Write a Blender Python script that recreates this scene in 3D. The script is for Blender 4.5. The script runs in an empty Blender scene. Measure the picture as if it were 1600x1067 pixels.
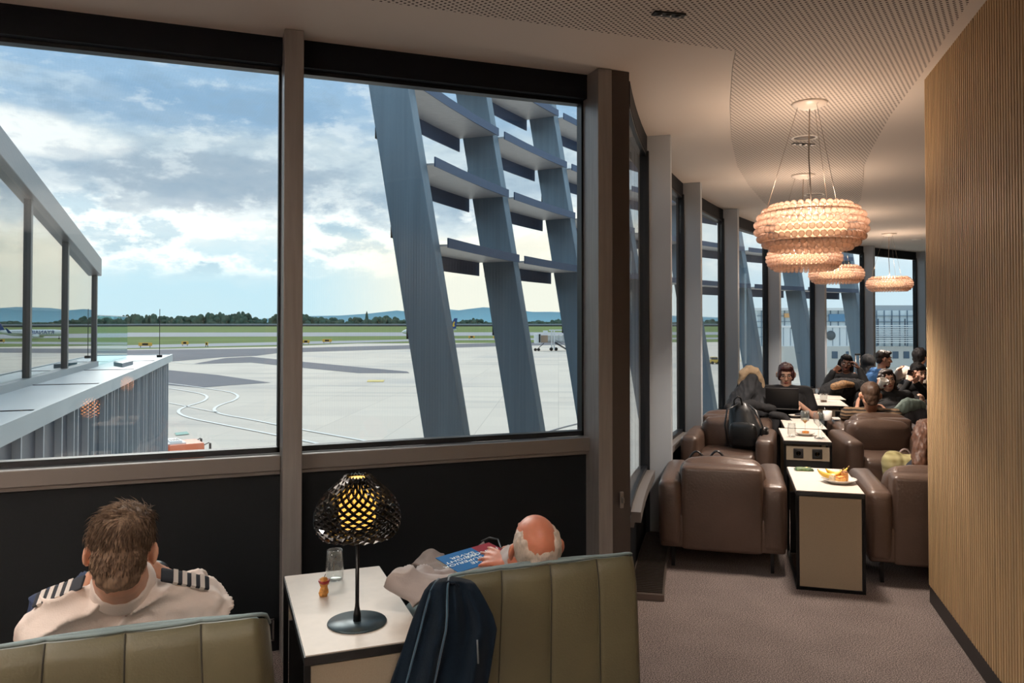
import bpy, bmesh, math, random
from mathutils import Vector, Matrix, Euler, noise
random.seed(7)
R = math.radians
SC = bpy.context.scene
COL = SC.collection
# ---------------------------------------------------------------- camera frame
F = 1223.0
PY0 = 481.7
YAW = -20.6
EYE = Vector((0, 0, 1.6))
CROT = Euler((R(91), 0, R(YAW))).to_matrix()
def ray(px, py): return CROT @ Vector(((px-800)/F, (PY0-py)/F, -1))
def at_z(px, py, z):
    r = ray(px, py); return EYE + r*((z-EYE.z)/r.z)
def at_y(px, py, y):
    r = ray(px, py); return EYE + r*((y-EYE.y)/r.y)
def at_d(px, py, Z): return EYE + ray(px, py)*Z
CA, SA = math.cos(R(20.6)), math.sin(R(20.6))
def cam2w(X, Z, z=0.0): return Vector((CA*X+SA*Z, -SA*X+CA*Z, z))
GA = R(-36.1)
GC, GS = math.cos(R(36.1)), math.sin(R(36.1))
def gw(a, b, z=0.0): return Vector((GC*a+GS*b, -GS*a+GC*b, z))
def sm(a, b, x):
    t = max(0, min(1, (x-a)/(b-a))); return t*t*(3-2*t)

# ---------------------------------------------------------------- mesh builder
class MB:
    def __init__(s): s.v = []; s.f = []; s.sm = []; s.mi = []
    def add(s, vs, fs, smooth=False, mi=0, M=None):
        o = len(s.v)
        s.v += [tuple(M @ Vector(p)) if M is not None else tuple(p) for p in vs]
        s.f += [tuple(i+o for i in f) for f in fs]
        s.sm += [smooth]*len(fs); s.mi += [mi]*len(fs); return s
    def box(s, c, d, M=None, mi=0):
        x, y, z = d[0]/2, d[1]/2, d[2]/2; c = Vector(c)
        vs = [c+Vector(p) for p in [(-x,-y,-z),(x,-y,-z),(x,y,-z),(-x,y,-z),(-x,-y,z),(x,-y,z),(x,y,z),(-x,y,z)]]
        return s.add(vs, [(0,3,2,1),(4,5,6,7),(0,1,5,4),(1,2,6,5),(2,3,7,6),(3,0,4,7)], False, mi, M)
    def lohi(s, lo, hi, M=None, mi=0):
        return s.box([(a+b)/2 for a, b in zip(lo, hi)], [b-a for a, b in zip(lo, hi)], M, mi)
    def rbox(s, c, d, r=.03, n=4, puff=0.0, M=None, mi=0, fn=None):
        h = [k/2 for k in d]; r = min(r, min(h)*.999); c = Vector(c)
        def coords(k):
            inn = h[k]-r; a = []
            for i in range(n): a.append(-h[k] + r*(1-math.cos(i/n*math.pi/2)) if False else -inn - r*math.cos(i/n*math.pi/2))
            m = 5
            for i in range(m+1): a.append(-inn+2*inn*i/m)
            for i in range(n): a.append(inn + r*math.sin((i+1)/n*math.pi/2))
            return a
        X = [coords(0), coords(1), coords(2)]; vs = []; fs = []; idx = {}
        def vert(i, j, k):
            key = (i, j, k)
            if key in idx: return idx[key]
            p = Vector((X[0][i], X[1][j], X[2][k]))
            q = Vector([max(-(h[t]-r), min(h[t]-r, p[t])) for t in range(3)])
            dv = p-q
            if dv.length > 1e-9: p = q+dv.normalized()*r
            if puff:
                u = [p[t]/h[t] for t in range(3)]
                for t in range(3):
                    o = [u[w] for w in range(3) if w != t]
                    p[t] += puff*max(0,(1-o[0]**2))*max(0,(1-o[1]**2))*(1 if u[t] > 0 else -1)*min(1, abs(u[t]))**3
            if fn: p = fn(p)
            idx[key] = len(vs); vs.append(p+c); return idx[key]
        N = [len(x)-1 for x in X]
        for a, b, t in ((0,1,2),(1,2,0),(2,0,1)):
            for i in range(N[a]):
                for j in range(N[b]):
                    for e in (0, N[t]):
                        def g(ii, jj):
                            k = [0,0,0]; k[a] = ii; k[b] = jj; k[t] = e; return vert(*k)
                        q = (g(i,j), g(i+1,j), g(i+1,j+1), g(i,j+1))
                        fs.append(q if e else q[::-1])
        return s.add(vs, fs, True, mi, M)
    def tube(s, pts, r, seg=8, M=None, mi=0, cap=True, smooth=True, flat=None):
        pts = [Vector(p) for p in pts]; n = len(pts)
        rs = r if isinstance(r, (list, tuple)) else [r]*n
        t = (pts[1]-pts[0]).normalized()
        u = t.cross(Vector((0,0,1)))
        if u.length < .1: u = t.cross(Vector((1,0,0)))
        u.normalize(); vs = []; fs = []
        for i in range(n):
            d = (pts[min(i+1,n-1)]-pts[max(i-1,0)])
            d = d.normalized() if d.length > 1e-9 else t
            u = (u-d*u.dot(d)); u.normalize(); w = d.cross(u)
            for k in range(seg):
                a = 2*math.pi*k/seg
                vs.append(pts[i]+(u*math.cos(a)+w*math.sin(a)*(flat or 1))*rs[i])
        for i in range(n-1):
            for k in range(seg):
                k2 = (k+1) % seg
                fs.append((i*seg+k, i*seg+k2, (i+1)*seg+k2, (i+1)*seg+k))
        if cap:
            fs.append(tuple(range(seg))[::-1]); fs.append(tuple((n-1)*seg+k for k in range(seg)))
        return s.add(vs, fs, smooth, mi, M)
    def lathe(s, prof, seg=24, M=None, mi=0, smooth=True, closed=False):
        vs = []; fs = []; n = len(prof)
        for (r, z) in prof:
            for k in range(seg):
                a = 2*math.pi*k/seg; vs.append((r*math.cos(a), r*math.sin(a), z))
        for i in range(n if closed else n-1):
            j = (i+1) % n
            for k in range(seg):
                k2 = (k+1) % seg
                fs.append((i*seg+k, i*seg+k2, j*seg+k2, j*seg+k))
        if not closed:
            if prof[0][0] > 1e-6: fs.append(tuple(range(seg))[::-1])
            if prof[-1][0] > 1e-6: fs.append(tuple((n-1)*seg+k for k in range(seg)))
        return s.add(vs, fs, smooth, mi, M)
    def ell(s, c, d, M=None, mi=0, u=16, v=10, rot=None):
        c = Vector(c); vs = []; fs = []
        for i in range(v+1):
            ph = math.pi*i/v
            for k in range(u):
                a = 2*math.pi*k/u
                p = Vector((d[0]*math.sin(ph)*math.cos(a), d[1]*math.sin(ph)*math.sin(a), d[2]*math.cos(ph)))
                if rot is not None: p = rot @ p
                vs.append(p+c)
        for i in range(v):
            for k in range(u):
                k2 = (k+1) % u
                fs.append((i*u+k, (i+1)*u+k, (i+1)*u+k2, i*u+k2))
        return s.add(vs, fs, True, mi, M)
    def cap(s, a, b, ra, rb=None, seg=12, M=None, mi=0):
        a = Vector(a); b = Vector(b); rb = ra if rb is None else rb
        d = (b-a); L = d.length
        if L < 1e-6: return s.ell(a, (ra,ra,ra), M, mi)
        d.normalize(); pts = []; rs = []
        for i in range(4):
            t = math.pi/2*(i/4); pts.append(a-d*ra*math.cos(t)); rs.append(max(1e-4, ra*math.sin(t)))
        pts.append(a); rs.append(ra); pts.append(b); rs.append(rb)
        for i in range(1, 5):
            t = math.pi/2*(i/4); pts.append(b+d*rb*math.sin(t)); rs.append(max(1e-4, rb*math.cos(t)))
        return s.tube(pts, rs, seg, M, mi)
    def chain(s, pts, rs, seg=12):
        for i in range(len(pts)-1): s.cap(pts[i], pts[i+1], rs[i], rs[i+1], seg)
        return s
    def prism(s, poly, z0, z1, M=None, mi=0):
        n = len(poly); vs = [(x,y,z0) for x,y in poly]+[(x,y,z1) for x,y in poly]
        fs = [tuple(range(n))[::-1], tuple(range(n,2*n))]+[(i,(i+1)%n,n+(i+1)%n,n+i) for i in range(n)]
        return s.add(vs, fs, False, mi, M)
    def grid(s, fn, nu, nv, smooth=True, mi=0, M=None):
        vs = [fn(i/nu, j/nv) for j in range(nv+1) for i in range(nu+1)]
        fs = [(j*(nu+1)+i, j*(nu+1)+i+1, (j+1)*(nu+1)+i+1, (j+1)*(nu+1)+i) for j in range(nv) for i in range(nu)]
        return s.add(vs, fs, smooth, mi, M)
    def mesh(s, name, off=None):
        me = bpy.data.meshes.new(name)
        vs = s.v if off is None else [(x-off[0], y-off[1], z-off[2]) for x,y,z in s.v]
        me.from_pydata(vs, [], s.f)
        me.polygons.foreach_set('use_smooth', s.sm); me.polygons.foreach_set('material_index', s.mi)
        me.update(); return me
    def build(s, name, mat, parent=None, world=True, mods=None):
        off = rootloc(parent) if (parent is not None and world) else None
        me = s.mesh(name, off)
        for m in (mat if isinstance(mat, (list, tuple)) else [mat]): me.materials.append(m)
        o = bpy.data.objects.new(name, me); COL.objects.link(o)
        if parent is not None: o.parent = parent
        if mods: mods(o); bake(o)
        return o
def rootloc(p):
    l = Vector((0,0,0))
    while p is not None: l += p.location; p = p.parent
    return l
def bake(o):
    dg = bpy.context.evaluated_depsgraph_get(); dg.update()
    me = bpy.data.meshes.new_from_object(o.evaluated_get(dg))
    o.modifiers.clear(); old = o.data; nm = old.name; mats = list(old.materials)
    o.data = me; bpy.data.meshes.remove(old); me.name = nm
    if not len(me.materials):
        for m in mats: me.materials.append(m)
def fix_normals(o):
    bm = bmesh.new(); bm.from_mesh(o.data); bmesh.ops.recalc_face_normals(bm, faces=bm.faces); bm.to_mesh(o.data); bm.free()
def skin(mb, name, mat, parent, voxel=.012, smooth=4, disp=None, world=True):
    """one continuous surface grown over the tapered pieces"""
    off = rootloc(parent) if (parent is not None and world) else None
    me = mb.mesh(name, off); me.materials.append(mat)
    o = bpy.data.objects.new(name, me); COL.objects.link(o)
    rm = o.modifiers.new('r', 'REMESH'); rm.mode = 'VOXEL'; rm.voxel_size = voxel; rm.use_smooth_shade = True
    if smooth:
        s2 = o.modifiers.new('s', 'SMOOTH'); s2.factor = .5; s2.iterations = smooth
    if parent is not None: o.parent = parent
    bake(o)
    if disp:
        me = o.data; n = len(me.vertices); co = [0.0]*(3*n); no = [0.0]*(3*n); me.vertices.foreach_get('co', co); me.vertices.foreach_get('normal', no)
        f0 = off or Vector((0,0,0)); out = []
        for i in range(n): out += list(disp(Vector(co[3*i:3*i+3]), Vector(no[3*i:3*i+3]), f0))
        me.vertices.foreach_set('co', out)
    o.data.polygons.foreach_set('use_smooth', [True]*len(o.data.polygons))
    o.data.update(); return o
def bevel(w, seg=2):
    def f(o):
        b = o.modifiers.new('b', 'BEVEL'); b.width = w; b.segments = seg; b.limit_method = 'ANGLE'; b.angle_limit = R(40)
    return f
def solid(t, sub=0, off=0):
    def f(o):
        if sub:
            q = o.modifiers.new('u', 'SUBSURF'); q.levels = sub; q.render_levels = sub
        s = o.modifiers.new('s', 'SOLIDIFY'); s.thickness = t; s.offset = off
    return f
def tag(o, label=None, cat=None, group=None, kind=None):
    if label: o['label'] = label
    if cat: o['category'] = cat
    if group: o['group'] = group
    if kind: o['kind'] = kind
    return o
def empty(name, loc, label=None, cat=None, group=None, rz=0):
    o = bpy.data.objects.new(name, None); COL.objects.link(o); o.empty_display_size = .1
    o.location = loc; o.rotation_euler = (0,0,rz); return tag(o, label, cat, group)
def copy_tree(o, parent=None):
    c = o.copy(); COL.objects.link(c); c.parent = parent
    for ch in list(o.children): copy_tree(ch, c)
    return c
def structure(o): o['kind'] = 'structure'; return o
def text_mesh(mb, txt, size, M, depth=.002, mi=0, align='CENTER'):
    cu = bpy.data.curves.new('t', 'FONT'); cu.body = txt; cu.size = size; cu.extrude = depth; cu.align_x = align; cu.align_y = 'CENTER'; cu.resolution_u = 3
    o = bpy.data.objects.new('t', cu); COL.objects.link(o)
    dg = bpy.context.evaluated_depsgraph_get(); dg.update()
    me = bpy.data.meshes.new_from_object(o.evaluated_get(dg))
    mb.add([v.co.copy() for v in me.vertices], [tuple(p.vertices) for p in me.polygons], False, mi, M)
    bpy.data.objects.remove(o); bpy.data.curves.remove(cu); bpy.data.meshes.remove(me)

# ---------------------------------------------------------------- materials
def lin(c):
    return tuple(((x/255)/12.92 if x/255 <= .04045 else ((x/255+.055)/1.055)**2.4) for x in c)+(1,)
class NG:
    def __init__(s, nt): s.nt = nt; s.nt.nodes.clear()
    def n(s, t, ins=None, **kw):
        nd = s.nt.nodes.new(t)
        for k, v in kw.items(): setattr(nd, k, v)
        for k, v in (ins or {}).items():
            sk = nd.inputs[k]
            if isinstance(v, bpy.types.NodeSocket): s.nt.links.new(v, sk)
            else: sk.default_value = v
        return nd
    def m(s, op, a, b=None, c=None, clamp=False):
        d = {0: a}
        if b is not None: d[1] = b
        if c is not None: d[2] = c
        return s.n('ShaderNodeMath', d, operation=op, use_clamp=clamp).outputs[0]
    def mix(s, fac, a, b, bt='MIX'):
        nd = s.n('ShaderNodeMix', {0: fac, 6: a, 7: b}, data_type='RGBA', blend_type=bt); return nd.outputs[2]
    def ramp(s, fac, stops, interp='LINEAR'):
        nd = s.n('ShaderNodeValToRGB', {0: fac}); cr = nd.color_ramp; cr.interpolation = interp
        while len(cr.elements) < len(stops): cr.elements.new(.5)
        for e, (p, c) in zip(cr.elements, stops): e.position = p; e.color = c if len(c) == 4 else tuple(c)+(1,)
        return nd.outputs[0]
    def sstep(s, x, a, b):
        return s.n('ShaderNodeMapRange', {0: x, 1: a, 2: b, 3: 0., 4: 1.}, interpolation_type='SMOOTHSTEP', clamp=True).outputs[0]
MATS = {}
def mm(name, col, rough=.6, metal=0.0, var=0.0, vs=6.0, bump=0.0, bs=60.0, emit=0.0, sheen=0.0, coat=0.0, spec=.5, ecol=None, detail=4, stretch=None, col2=None, sub=0):
    if name in MATS: return MATS[name]
    m = bpy.data.materials.new(name); m.use_nodes = True; g = NG(m.node_tree)
    out = g.n('ShaderNodeOutputMaterial'); p = g.n('ShaderNodeBsdfPrincipled')
    c = lin(col); p.inputs['Base Color'].default_value = c
    p.inputs['Roughness'].default_value = rough; p.inputs['Metallic'].default_value = metal
    p.inputs['Specular IOR Level'].default_value = spec
    if sheen: p.inputs['Sheen Weight'].default_value = sheen; p.inputs['Sheen Roughness'].default_value = .5
    if coat: p.inputs['Coat Weight'].default_value = coat; p.inputs['Coat Roughness'].default_value = .15
    if sub: p.inputs['Subsurface Weight'].default_value = sub; p.inputs['Subsurface Radius'].default_value = (.012,.005,.003)
    tc = g.n('ShaderNodeTexCoord').outputs['Object']
    if stretch: tc = g.n('ShaderNodeMapping', {0: tc, 3: stretch}).outputs[0]
    if var or col2:
        nz = g.n('ShaderNodeTexNoise', {'Vector': tc, 'Scale': vs, 'Detail': float(detail)}).outputs[0]
        d = lin(col2) if col2 else tuple(x*(1-var) for x in c[:3])+(1,)
        l = c if col2 else tuple(min(1, x*(1+var)) for x in c[:3])+(1,)
        g.nt.links.new(g.ramp(nz, [(.3, d), (.7, l)]), p.inputs['Base Color'])
    if bump:
        nz = g.n('ShaderNodeTexNoise', {'Vector': tc, 'Scale': bs, 'Detail': float(detail)}).outputs[0]
        b = g.n('ShaderNodeBump', {'Strength': bump, 'Distance': .01, 'Height': nz}); g.nt.links.new(b.outputs[0], p.inputs['Normal'])
    if emit:
        p.inputs['Emission Color'].default_value = lin(ecol or col); p.inputs['Emission Strength'].default_value = emit
    g.nt.links.new(p.outputs[0], out.inputs[0]); MATS[name] = m; return m
def glass(name, tint=(.93,.97,.98), f0=.05, rough=0.0, power=5.0, gain=.95, body=None, bodyfac=0.0):
    """clear sheet: see-through, mirror share by angle (schlick)"""
    if name in MATS: return MATS[name]
    m = bpy.data.materials.new(name); m.use_nodes = True; g = NG(m.node_tree)
    out = g.n('ShaderNodeOutputMaterial'); geo = g.n('ShaderNodeNewGeometry')
    d = g.n('ShaderNodeVectorMath', {0: geo.outputs['Normal'], 1: geo.outputs['Incoming']}, operation='DOT_PRODUCT').outputs['Value']
    x = g.m('SUBTRACT', 1.0, g.m('ABSOLUTE', d)); fr = g.m('MULTIPLY_ADD', g.m('POWER', x, power), gain-f0, f0, clamp=True)
    tr = g.n('ShaderNodeBsdfTransparent', {0: tuple(tint)+(1,)}).outputs[0]
    if body:
        bd = g.n('ShaderNodeBsdfPrincipled', {'Base Color': lin(body), 'Roughness': .4}).outputs[0]
        tr = g.n('ShaderNodeMixShader', {0: bodyfac, 1: tr, 2: bd}).outputs[0]
    gl = g.n('ShaderNodeBsdfGlossy', {'Color': (1,1,1,1), 'Roughness': rough}).outputs[0]
    g.nt.links.new(g.n('ShaderNodeMixShader', {0: fr, 1: tr, 2: gl}).outputs[0], out.inputs[0]); MATS[name] = m; return m

# ---------------------------------------------------------------- camera
cd = bpy.data.cameras.new('camera'); cam = bpy.data.objects.new('camera', cd); COL.objects.link(cam)
cam.location = EYE; cam.rotation_euler = (R(91), 0, R(YAW))
cd.sensor_width = 36; cd.lens = 36*F/1600; cd.shift_y = (PY0-533.5)/1600; cd.clip_start = .05; cd.clip_end = 40000
SC.camera = cam
SC.view_settings.view_transform = 'Standard'; SC.view_settings.look = 'None'; SC.view_settings.gamma = 1; SC.view_settings.exposure = 0
SC.view_settings.use_curve_mapping = False
cy = SC.cycles
cy.use_denoising = True
try: cy.denoiser = 'OPENIMAGEDENOISE'
except Exception: pass
cy.max_bounces = 9; cy.diffuse_bounces = 4; cy.glossy_bounces = 4; cy.transmission_bounces = 6; cy.transparent_max_bounces = 20
cy.caustics_reflective = False; cy.caustics_refractive = False; cy.sample_clamp_indirect = 4; cy.blur_glossy = 1.0

# ---------------------------------------------------------------- sky
w = bpy.data.worlds.new('sky'); SC.world = w; w.use_nodes = True; g = NG(w.node_tree)
tc = g.n('ShaderNodeTexCoord').outputs['Generated']
sp = g.n('ShaderNodeSeparateXYZ', {0: tc}); zx, zy, zz = sp.outputs
az = g.m('ARCTAN2', zx, zy)                              # 0 straight out of the flat window, + to the right
def nz(sc, det, rough, stretch, loc=(0,0,0)):
    v = g.n('ShaderNodeMapping', {0: tc, 1: loc, 3: stretch}).outputs[0]
    return g.n('ShaderNodeTexNoise', {'Vector': v, 'Scale': sc, 'Detail': float(det), 'Roughness': rough}).outputs[0]
n1 = nz(3.0, 7, .58, (1,1,3.2), (.3,.1,.2)); n2 = nz(9.0, 8, .62, (1,1,2.0), (2.1,.4,.7)); n3 = nz(5.0, 5, .55, (1,1,5), (5,1,3))
t = g.m('ADD', zz, g.m('MULTIPLY', g.m('SUBTRACT', n1, .5), .16))
t = g.m('ADD', t, g.m('MULTIPLY', g.m('SUBTRACT', n2, .5), .05))
skyc = g.ramp(t, [(0.0, lin((186,212,220))), (.045, lin((183,212,222))), (.085, lin((205,220,224))), (.115, lin((234,234,228))), (.135, lin((196,208,214))),
                  (.165, lin((158,176,190))), (.20, lin((186,199,206))), (.235, lin((150,176,198))), (.30, lin((140,172,200))), (.42, lin((170,194,210))), (1, lin((150,175,200)))])
# bright cumulus edges in a low band
band = g.m('MULTIPLY', g.sstep(zz, .045, .075), g.m('SUBTRACT', 1.0, g.sstep(zz, .12, .17)))
edge = g.m('MULTIPLY', band, g.m('SUBTRACT', 1.0, g.m('MULTIPLY', g.m('ABSOLUTE', g.m('SUBTRACT', n2, .52)), 11.0), clamp=True))
shade = g.m('MULTIPLY', band, g.sstep(n2, .52, .62))
skyc = g.mix(g.m('MULTIPLY', shade, .75), skyc, lin((170,196,208)))
skyc = g.mix(g.m('MULTIPLY', edge, .95, clamp=True), skyc, lin((250,250,244)))
# wisps high up
skyc = g.mix(g.m('MULTIPLY', g.sstep(n3, .5, .72), g.m('MULTIPLY', g.sstep(zz, .16, .22), .7)), skyc, lin((206,216,220)))
n4 = nz(26.0, 7, .6, (1,1,1.8), (7,2,1)); n5 = nz(14.0, 8, .62, (1,1,2.4), (1,9,4))
# dark cloud belly, left of centre
def blob(a0, z0, ra, rz, soft=1.0):
    dx = g.m('DIVIDE', g.m('SUBTRACT', az, a0), ra); dy = g.m('DIVIDE', g.m('SUBTRACT', zz, z0), rz)
    d = g.m('ADD', g.m('MULTIPLY', dx, dx), g.m('MULTIPLY', dy, dy))
    d = g.m('ADD', d, g.m('MULTIPLY', g.m('SUBTRACT', n2, .5), 2.4)); d = g.m('ADD', d, g.m('MULTIPLY', g.m('SUBTRACT', n5, .5), 2.2)); d = g.m('ADD', d, g.m('MULTIPLY', g.m('SUBTRACT', n4, .5), .9))
    return g.m('SUBTRACT', 1.0, g.sstep(d, .3, 1.2))
skyc = g.mix(g.m('MULTIPLY', blob(.0, .165, .16, .035), .75), skyc, lin((150,166,180)))
skyc = g.mix(g.m('MULTIPLY', blob(-.20, .20, .10, .025), .75), skyc, lin((238,238,234)))
skyc = g.mix(g.m('MULTIPLY', blob(-.09, .135, .035, .014), .8), skyc, lin((165,180,190)))
skyc = g.mix(g.m('MULTIPLY', blob(-.02, .245, .17, .03), .65), skyc, lin((122,156,186)))
# ragged bright rims and torn shreds over the whole cloud deck
skyc = g.mix(g.m('MULTIPLY', g.m('MULTIPLY', g.sstep(n5, .50, .64), g.sstep(zz, .05, .09)), .42), skyc, lin((226,230,230)))
skyc = g.mix(g.m('MULTIPLY', g.m('MULTIPLY', g.sstep(n5, .5, .36), g.sstep(zz, .09, .14)), .38), skyc, lin((132,156,176)))
skyc = g.mix(g.m('MULTIPLY', g.m('MULTIPLY', g.sstep(n4, .55, .68), band), .5), skyc, lin((250,250,246)))
# warm light low on the right
warm = g.m('MULTIPLY', g.m('MULTIPLY', g.sstep(az, .08, .26), g.m('SUBTRACT', 1.0, g.sstep(az, .5, .7))), g.m('SUBTRACT', 1.0, g.sstep(t, .09, .15)))
skyc = g.mix(g.m('MULTIPLY', warm, .75), skyc, lin((238,228,206)))
# right of the fins the sky is pale
skyc = g.mix(g.m('MULTIPLY', g.sstep(az, .45, .65), .6), skyc, lin((200,216,226)))
bg = g.n('ShaderNodeBackground', {0: skyc, 1: 1.0}); wo = g.n('ShaderNodeOutputWorld'); g.nt.links.new(bg.outputs[0], wo.inputs[0])
# ================================================================ ROOM SHELL
H = 3.0
M_CEIL = mm('ceiling_plaster', (214,206,198), .9, bump=.05, bs=25)
M_METAL = mm('frame_metal', (146,142,140), .42, .35, var=.12, vs=3, stretch=(14,14,1))
M_DARKMETAL = mm('dark_frame', (24,27,32), .4, .4)
M_HEAD = mm('header_black', (5,11,20), .6, spec=.2)
M_PANEL = mm('black_panel', (6,10,14), .6, spec=.2, var=.25, vs=90, bump=.05, bs=300)
M_SILL = mm('sill_metal', (128,122,118), .4, .4)
M_GLASS = glass('window_glass', (.96,.985,.99), .040, 0.0, 5.0, .5)
M_BLACK = mm('black_satin', (12,12,13), .45)
M_BLACKM = mm('black_metal', (14,15,17), .35, .6)
# floor carpet
m = bpy.data.materials.new('carpet'); m.use_nodes = True; g = NG(m.node_tree)
tc = g.n('ShaderNodeTexCoord').outputs['Object']
a = g.n('ShaderNodeTexNoise', {'Vector': tc, 'Scale': 180.0, 'Detail': 3.0}).outputs[0]; b = g.n('ShaderNodeTexNoise', {'Vector': tc, 'Scale': 4.0, 'Detail': 3.0}).outputs[0]
c = g.ramp(g.m('ADD', a, g.m('MULTIPLY', g.m('SUBTRACT', b, .5), .08)), [(.34, lin((62,55,53))), (.5, lin((112,101,97))), (.64, lin((160,146,140)))])
bu = g.n('ShaderNodeBump', {'Strength': .2, 'Distance': .003, 'Height': a})
p = g.n('ShaderNodeBsdfPrincipled', {'Base Color': c, 'Roughness': .95, 'Normal': bu.outputs[0], 'Specular IOR Level': .15}); g.nt.links.new(p.outputs[0], g.n('ShaderNodeOutputMaterial').inputs[0]); M_CARPET = m
# perforated plaster
m = bpy.data.materials.new('perforated_plaster'); m.use_nodes = True; g = NG(m.node_tree)
tc = g.n('ShaderNodeMapping', {0: g.n('ShaderNodeTexCoord').outputs['Object'], 2: (0,0,R(-36)), 3: (1/.0245,)*3}).outputs[0]
fr = g.n('ShaderNodeVectorMath', {0: tc}, operation='FRACTION').outputs[0]; sx = g.n('ShaderNodeSeparateXYZ', {0: fr}).outputs
dx = g.m('SUBTRACT', sx[0], .5); dy = g.m('SUBTRACT', sx[1], .5); d2 = g.m('SQRT', g.m('ADD', g.m('MULTIPLY', dx, dx), g.m('MULTIPLY', dy, dy)))
c = g.mix(g.sstep(d2, .24, .30), lin((66,58,54)), lin((214,206,198)))
p = g.n('ShaderNodeBsdfPrincipled', {'Base Color': c, 'Roughness': .9}); g.nt.links.new(p.outputs[0], g.n('ShaderNodeOutputMaterial').inputs[0]); M_PERF = m

# curved facade: an arc of radius ~17.9 m
A0, B0 = 11.5, 3.2
ARC = []
X, Z, s = .665, 4.50, 0.0
while s < 17.2:
    ARC.append((X, Z, R(A0+B0*s))); th = R(A0+B0*(s+.025)); X += math.sin(th)*.05; Z += math.cos(th)*.05; s += .05
def arc(s, off=0.0, z=0.0):
    """point along the curved facade; off > 0 is outside"""
    if s < 0:
        X, Z, th = ARC[0]; X += math.sin(th)*s; Z += math.cos(th)*s
    else:
        i = min(int(s/.05), len(ARC)-2); f = s/.05-i
        X = ARC[i][0]*(1-f)+ARC[i+1][0]*f; Z = ARC[i][1]*(1-f)+ARC[i+1][1]*f; th = R(A0+B0*s)
    return cam2w(X-math.cos(th)*off, Z+math.sin(th)*off, z)
def sweep(mb, s0, s1, o0, o1, z0, z1, step=.25, mi=0):
    n = max(1, int((s1-s0)/step)); vs = []; fs = []
    for i in range(n+1):
        s = s0+(s1-s0)*i/n
        for o, z in ((o0,z0),(o1,z0),(o1,z1),(o0,z1)): vs.append(arc(s, o, z))
    for i in range(n):
        for k in range(4): fs.append((i*4+k, i*4+(k+1)%4, i*4+4+(k+1)%4, i*4+4+k))
    fs += [(0,1,2,3), (n*4+3,n*4+2,n*4+1,n*4)]
    return mb.add(vs, fs, False, mi)
def arcM(s, off=0.0, z=0.0):
    """local frame on the arc: x along it, y outward"""
    p = arc(s, off, z); t = (arc(s+.05)-arc(s-.05)).normalized(); n = Vector((-t.y, t.x, 0))
    return Matrix(((t.x,n.x,0,p.x),(t.y,n.y,0,p.y),(0,0,1,p.z),(0,0,0,1)))
SEND = 16.8
S0 = cam2w(2.40, 4.50); WD = (cam2w(-.285, -1)).normalized()
S1 = S0+WD*5.6
WN = Vector((-WD.y, WD.x, 0))
if WN.dot(Vector((-1,1,0))) < 0: WN = -WN                # towards the room on the left
in1 = cam2w(5.5, 4.25); in2 = cam2w(10.6, 15.0); ce = arc(SEND)
room = [(-6.5,-6.0), (-6.5,4.0), (2.20,4.0)]+[tuple(arc(s)[:2]) for s in [x*.4 for x in range(1, int(SEND/.4)+1)]]+[tuple(in2[:2]), tuple(in1[:2]), tuple(S0[:2]), tuple(S1[:2]), (S1.x+.4, -6.0)]
structure(MB().prism(room, -.25, 0).build('floor', M_CARPET))
ceil = structure(MB().prism(room, H, H+.3).build('ceiling', M_CEIL))
# perforated ribbon let into the ceiling
cz = H-.004
L1, L2 = at_z(575,0,cz), at_z(1150,80,cz); d = (L1-L2).normalized(); far = L1+d*5.0
Q1, Q2 = at_z(1516,0,cz), at_z(1441,115,cz); dq = (Q1-Q2).normalized(); qf = Q1+dq*3.2
poly = [far, L2]+[at_z(x,y,cz) for x,y in ((1145,105),(1141,160),(1143,220),(1152,260),(1170,290),(1195,318),(1225,338),(1255,351),(1290,354),(1325,340),(1345,312),(1349,285),(1349,262),(1363,231),(1391,181))]+[Q2, Q1, qf, Vector((-4.4,-4.6,0))]
pp = MB().prism([tuple(p[:2]) for p in poly], H-.004, H).build('perforated_panel', M_PERF, ceil)
# --- walls
wl = structure(MB().lohi((-6.7,-6.2,0), (-6.5,4.1,H)).build('wall_left', mm('beige_wall', (150,138,124), .85)))
structure(MB().lohi((-6.7,-6.2,0), (S1.x+.6,-6.0,H)).build('wall_back', mm('beige_wall', (150,138,124))))
def wallseg(name, p, q, mat, t=.1, side=1):
    p = Vector(p); q = Vector(q); d = (q-p).normalized(); n = Vector((-d.y,d.x,0))*t*side
    return structure(MB().prism([tuple(v[:2]) for v in (p, q, q+n, p+n)], 0, H).build(name, mat))
wallseg('wall_inner', S0+Vector((.0,.0,0)), in1, mm('beige_wall', (150,138,124)), .1, -1)
wallseg('wall_far', in1, in2, mm('beige_wall', (150,138,124)), .1, -1)
wallseg('wall_end', in2, ce, mm('beige_wall', (150,138,124)), .1, -1)
wallseg('wall_side', S1, (S1.x+.4,-6.0,0), mm('beige_wall', (150,138,124)), .1, 1)
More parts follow.
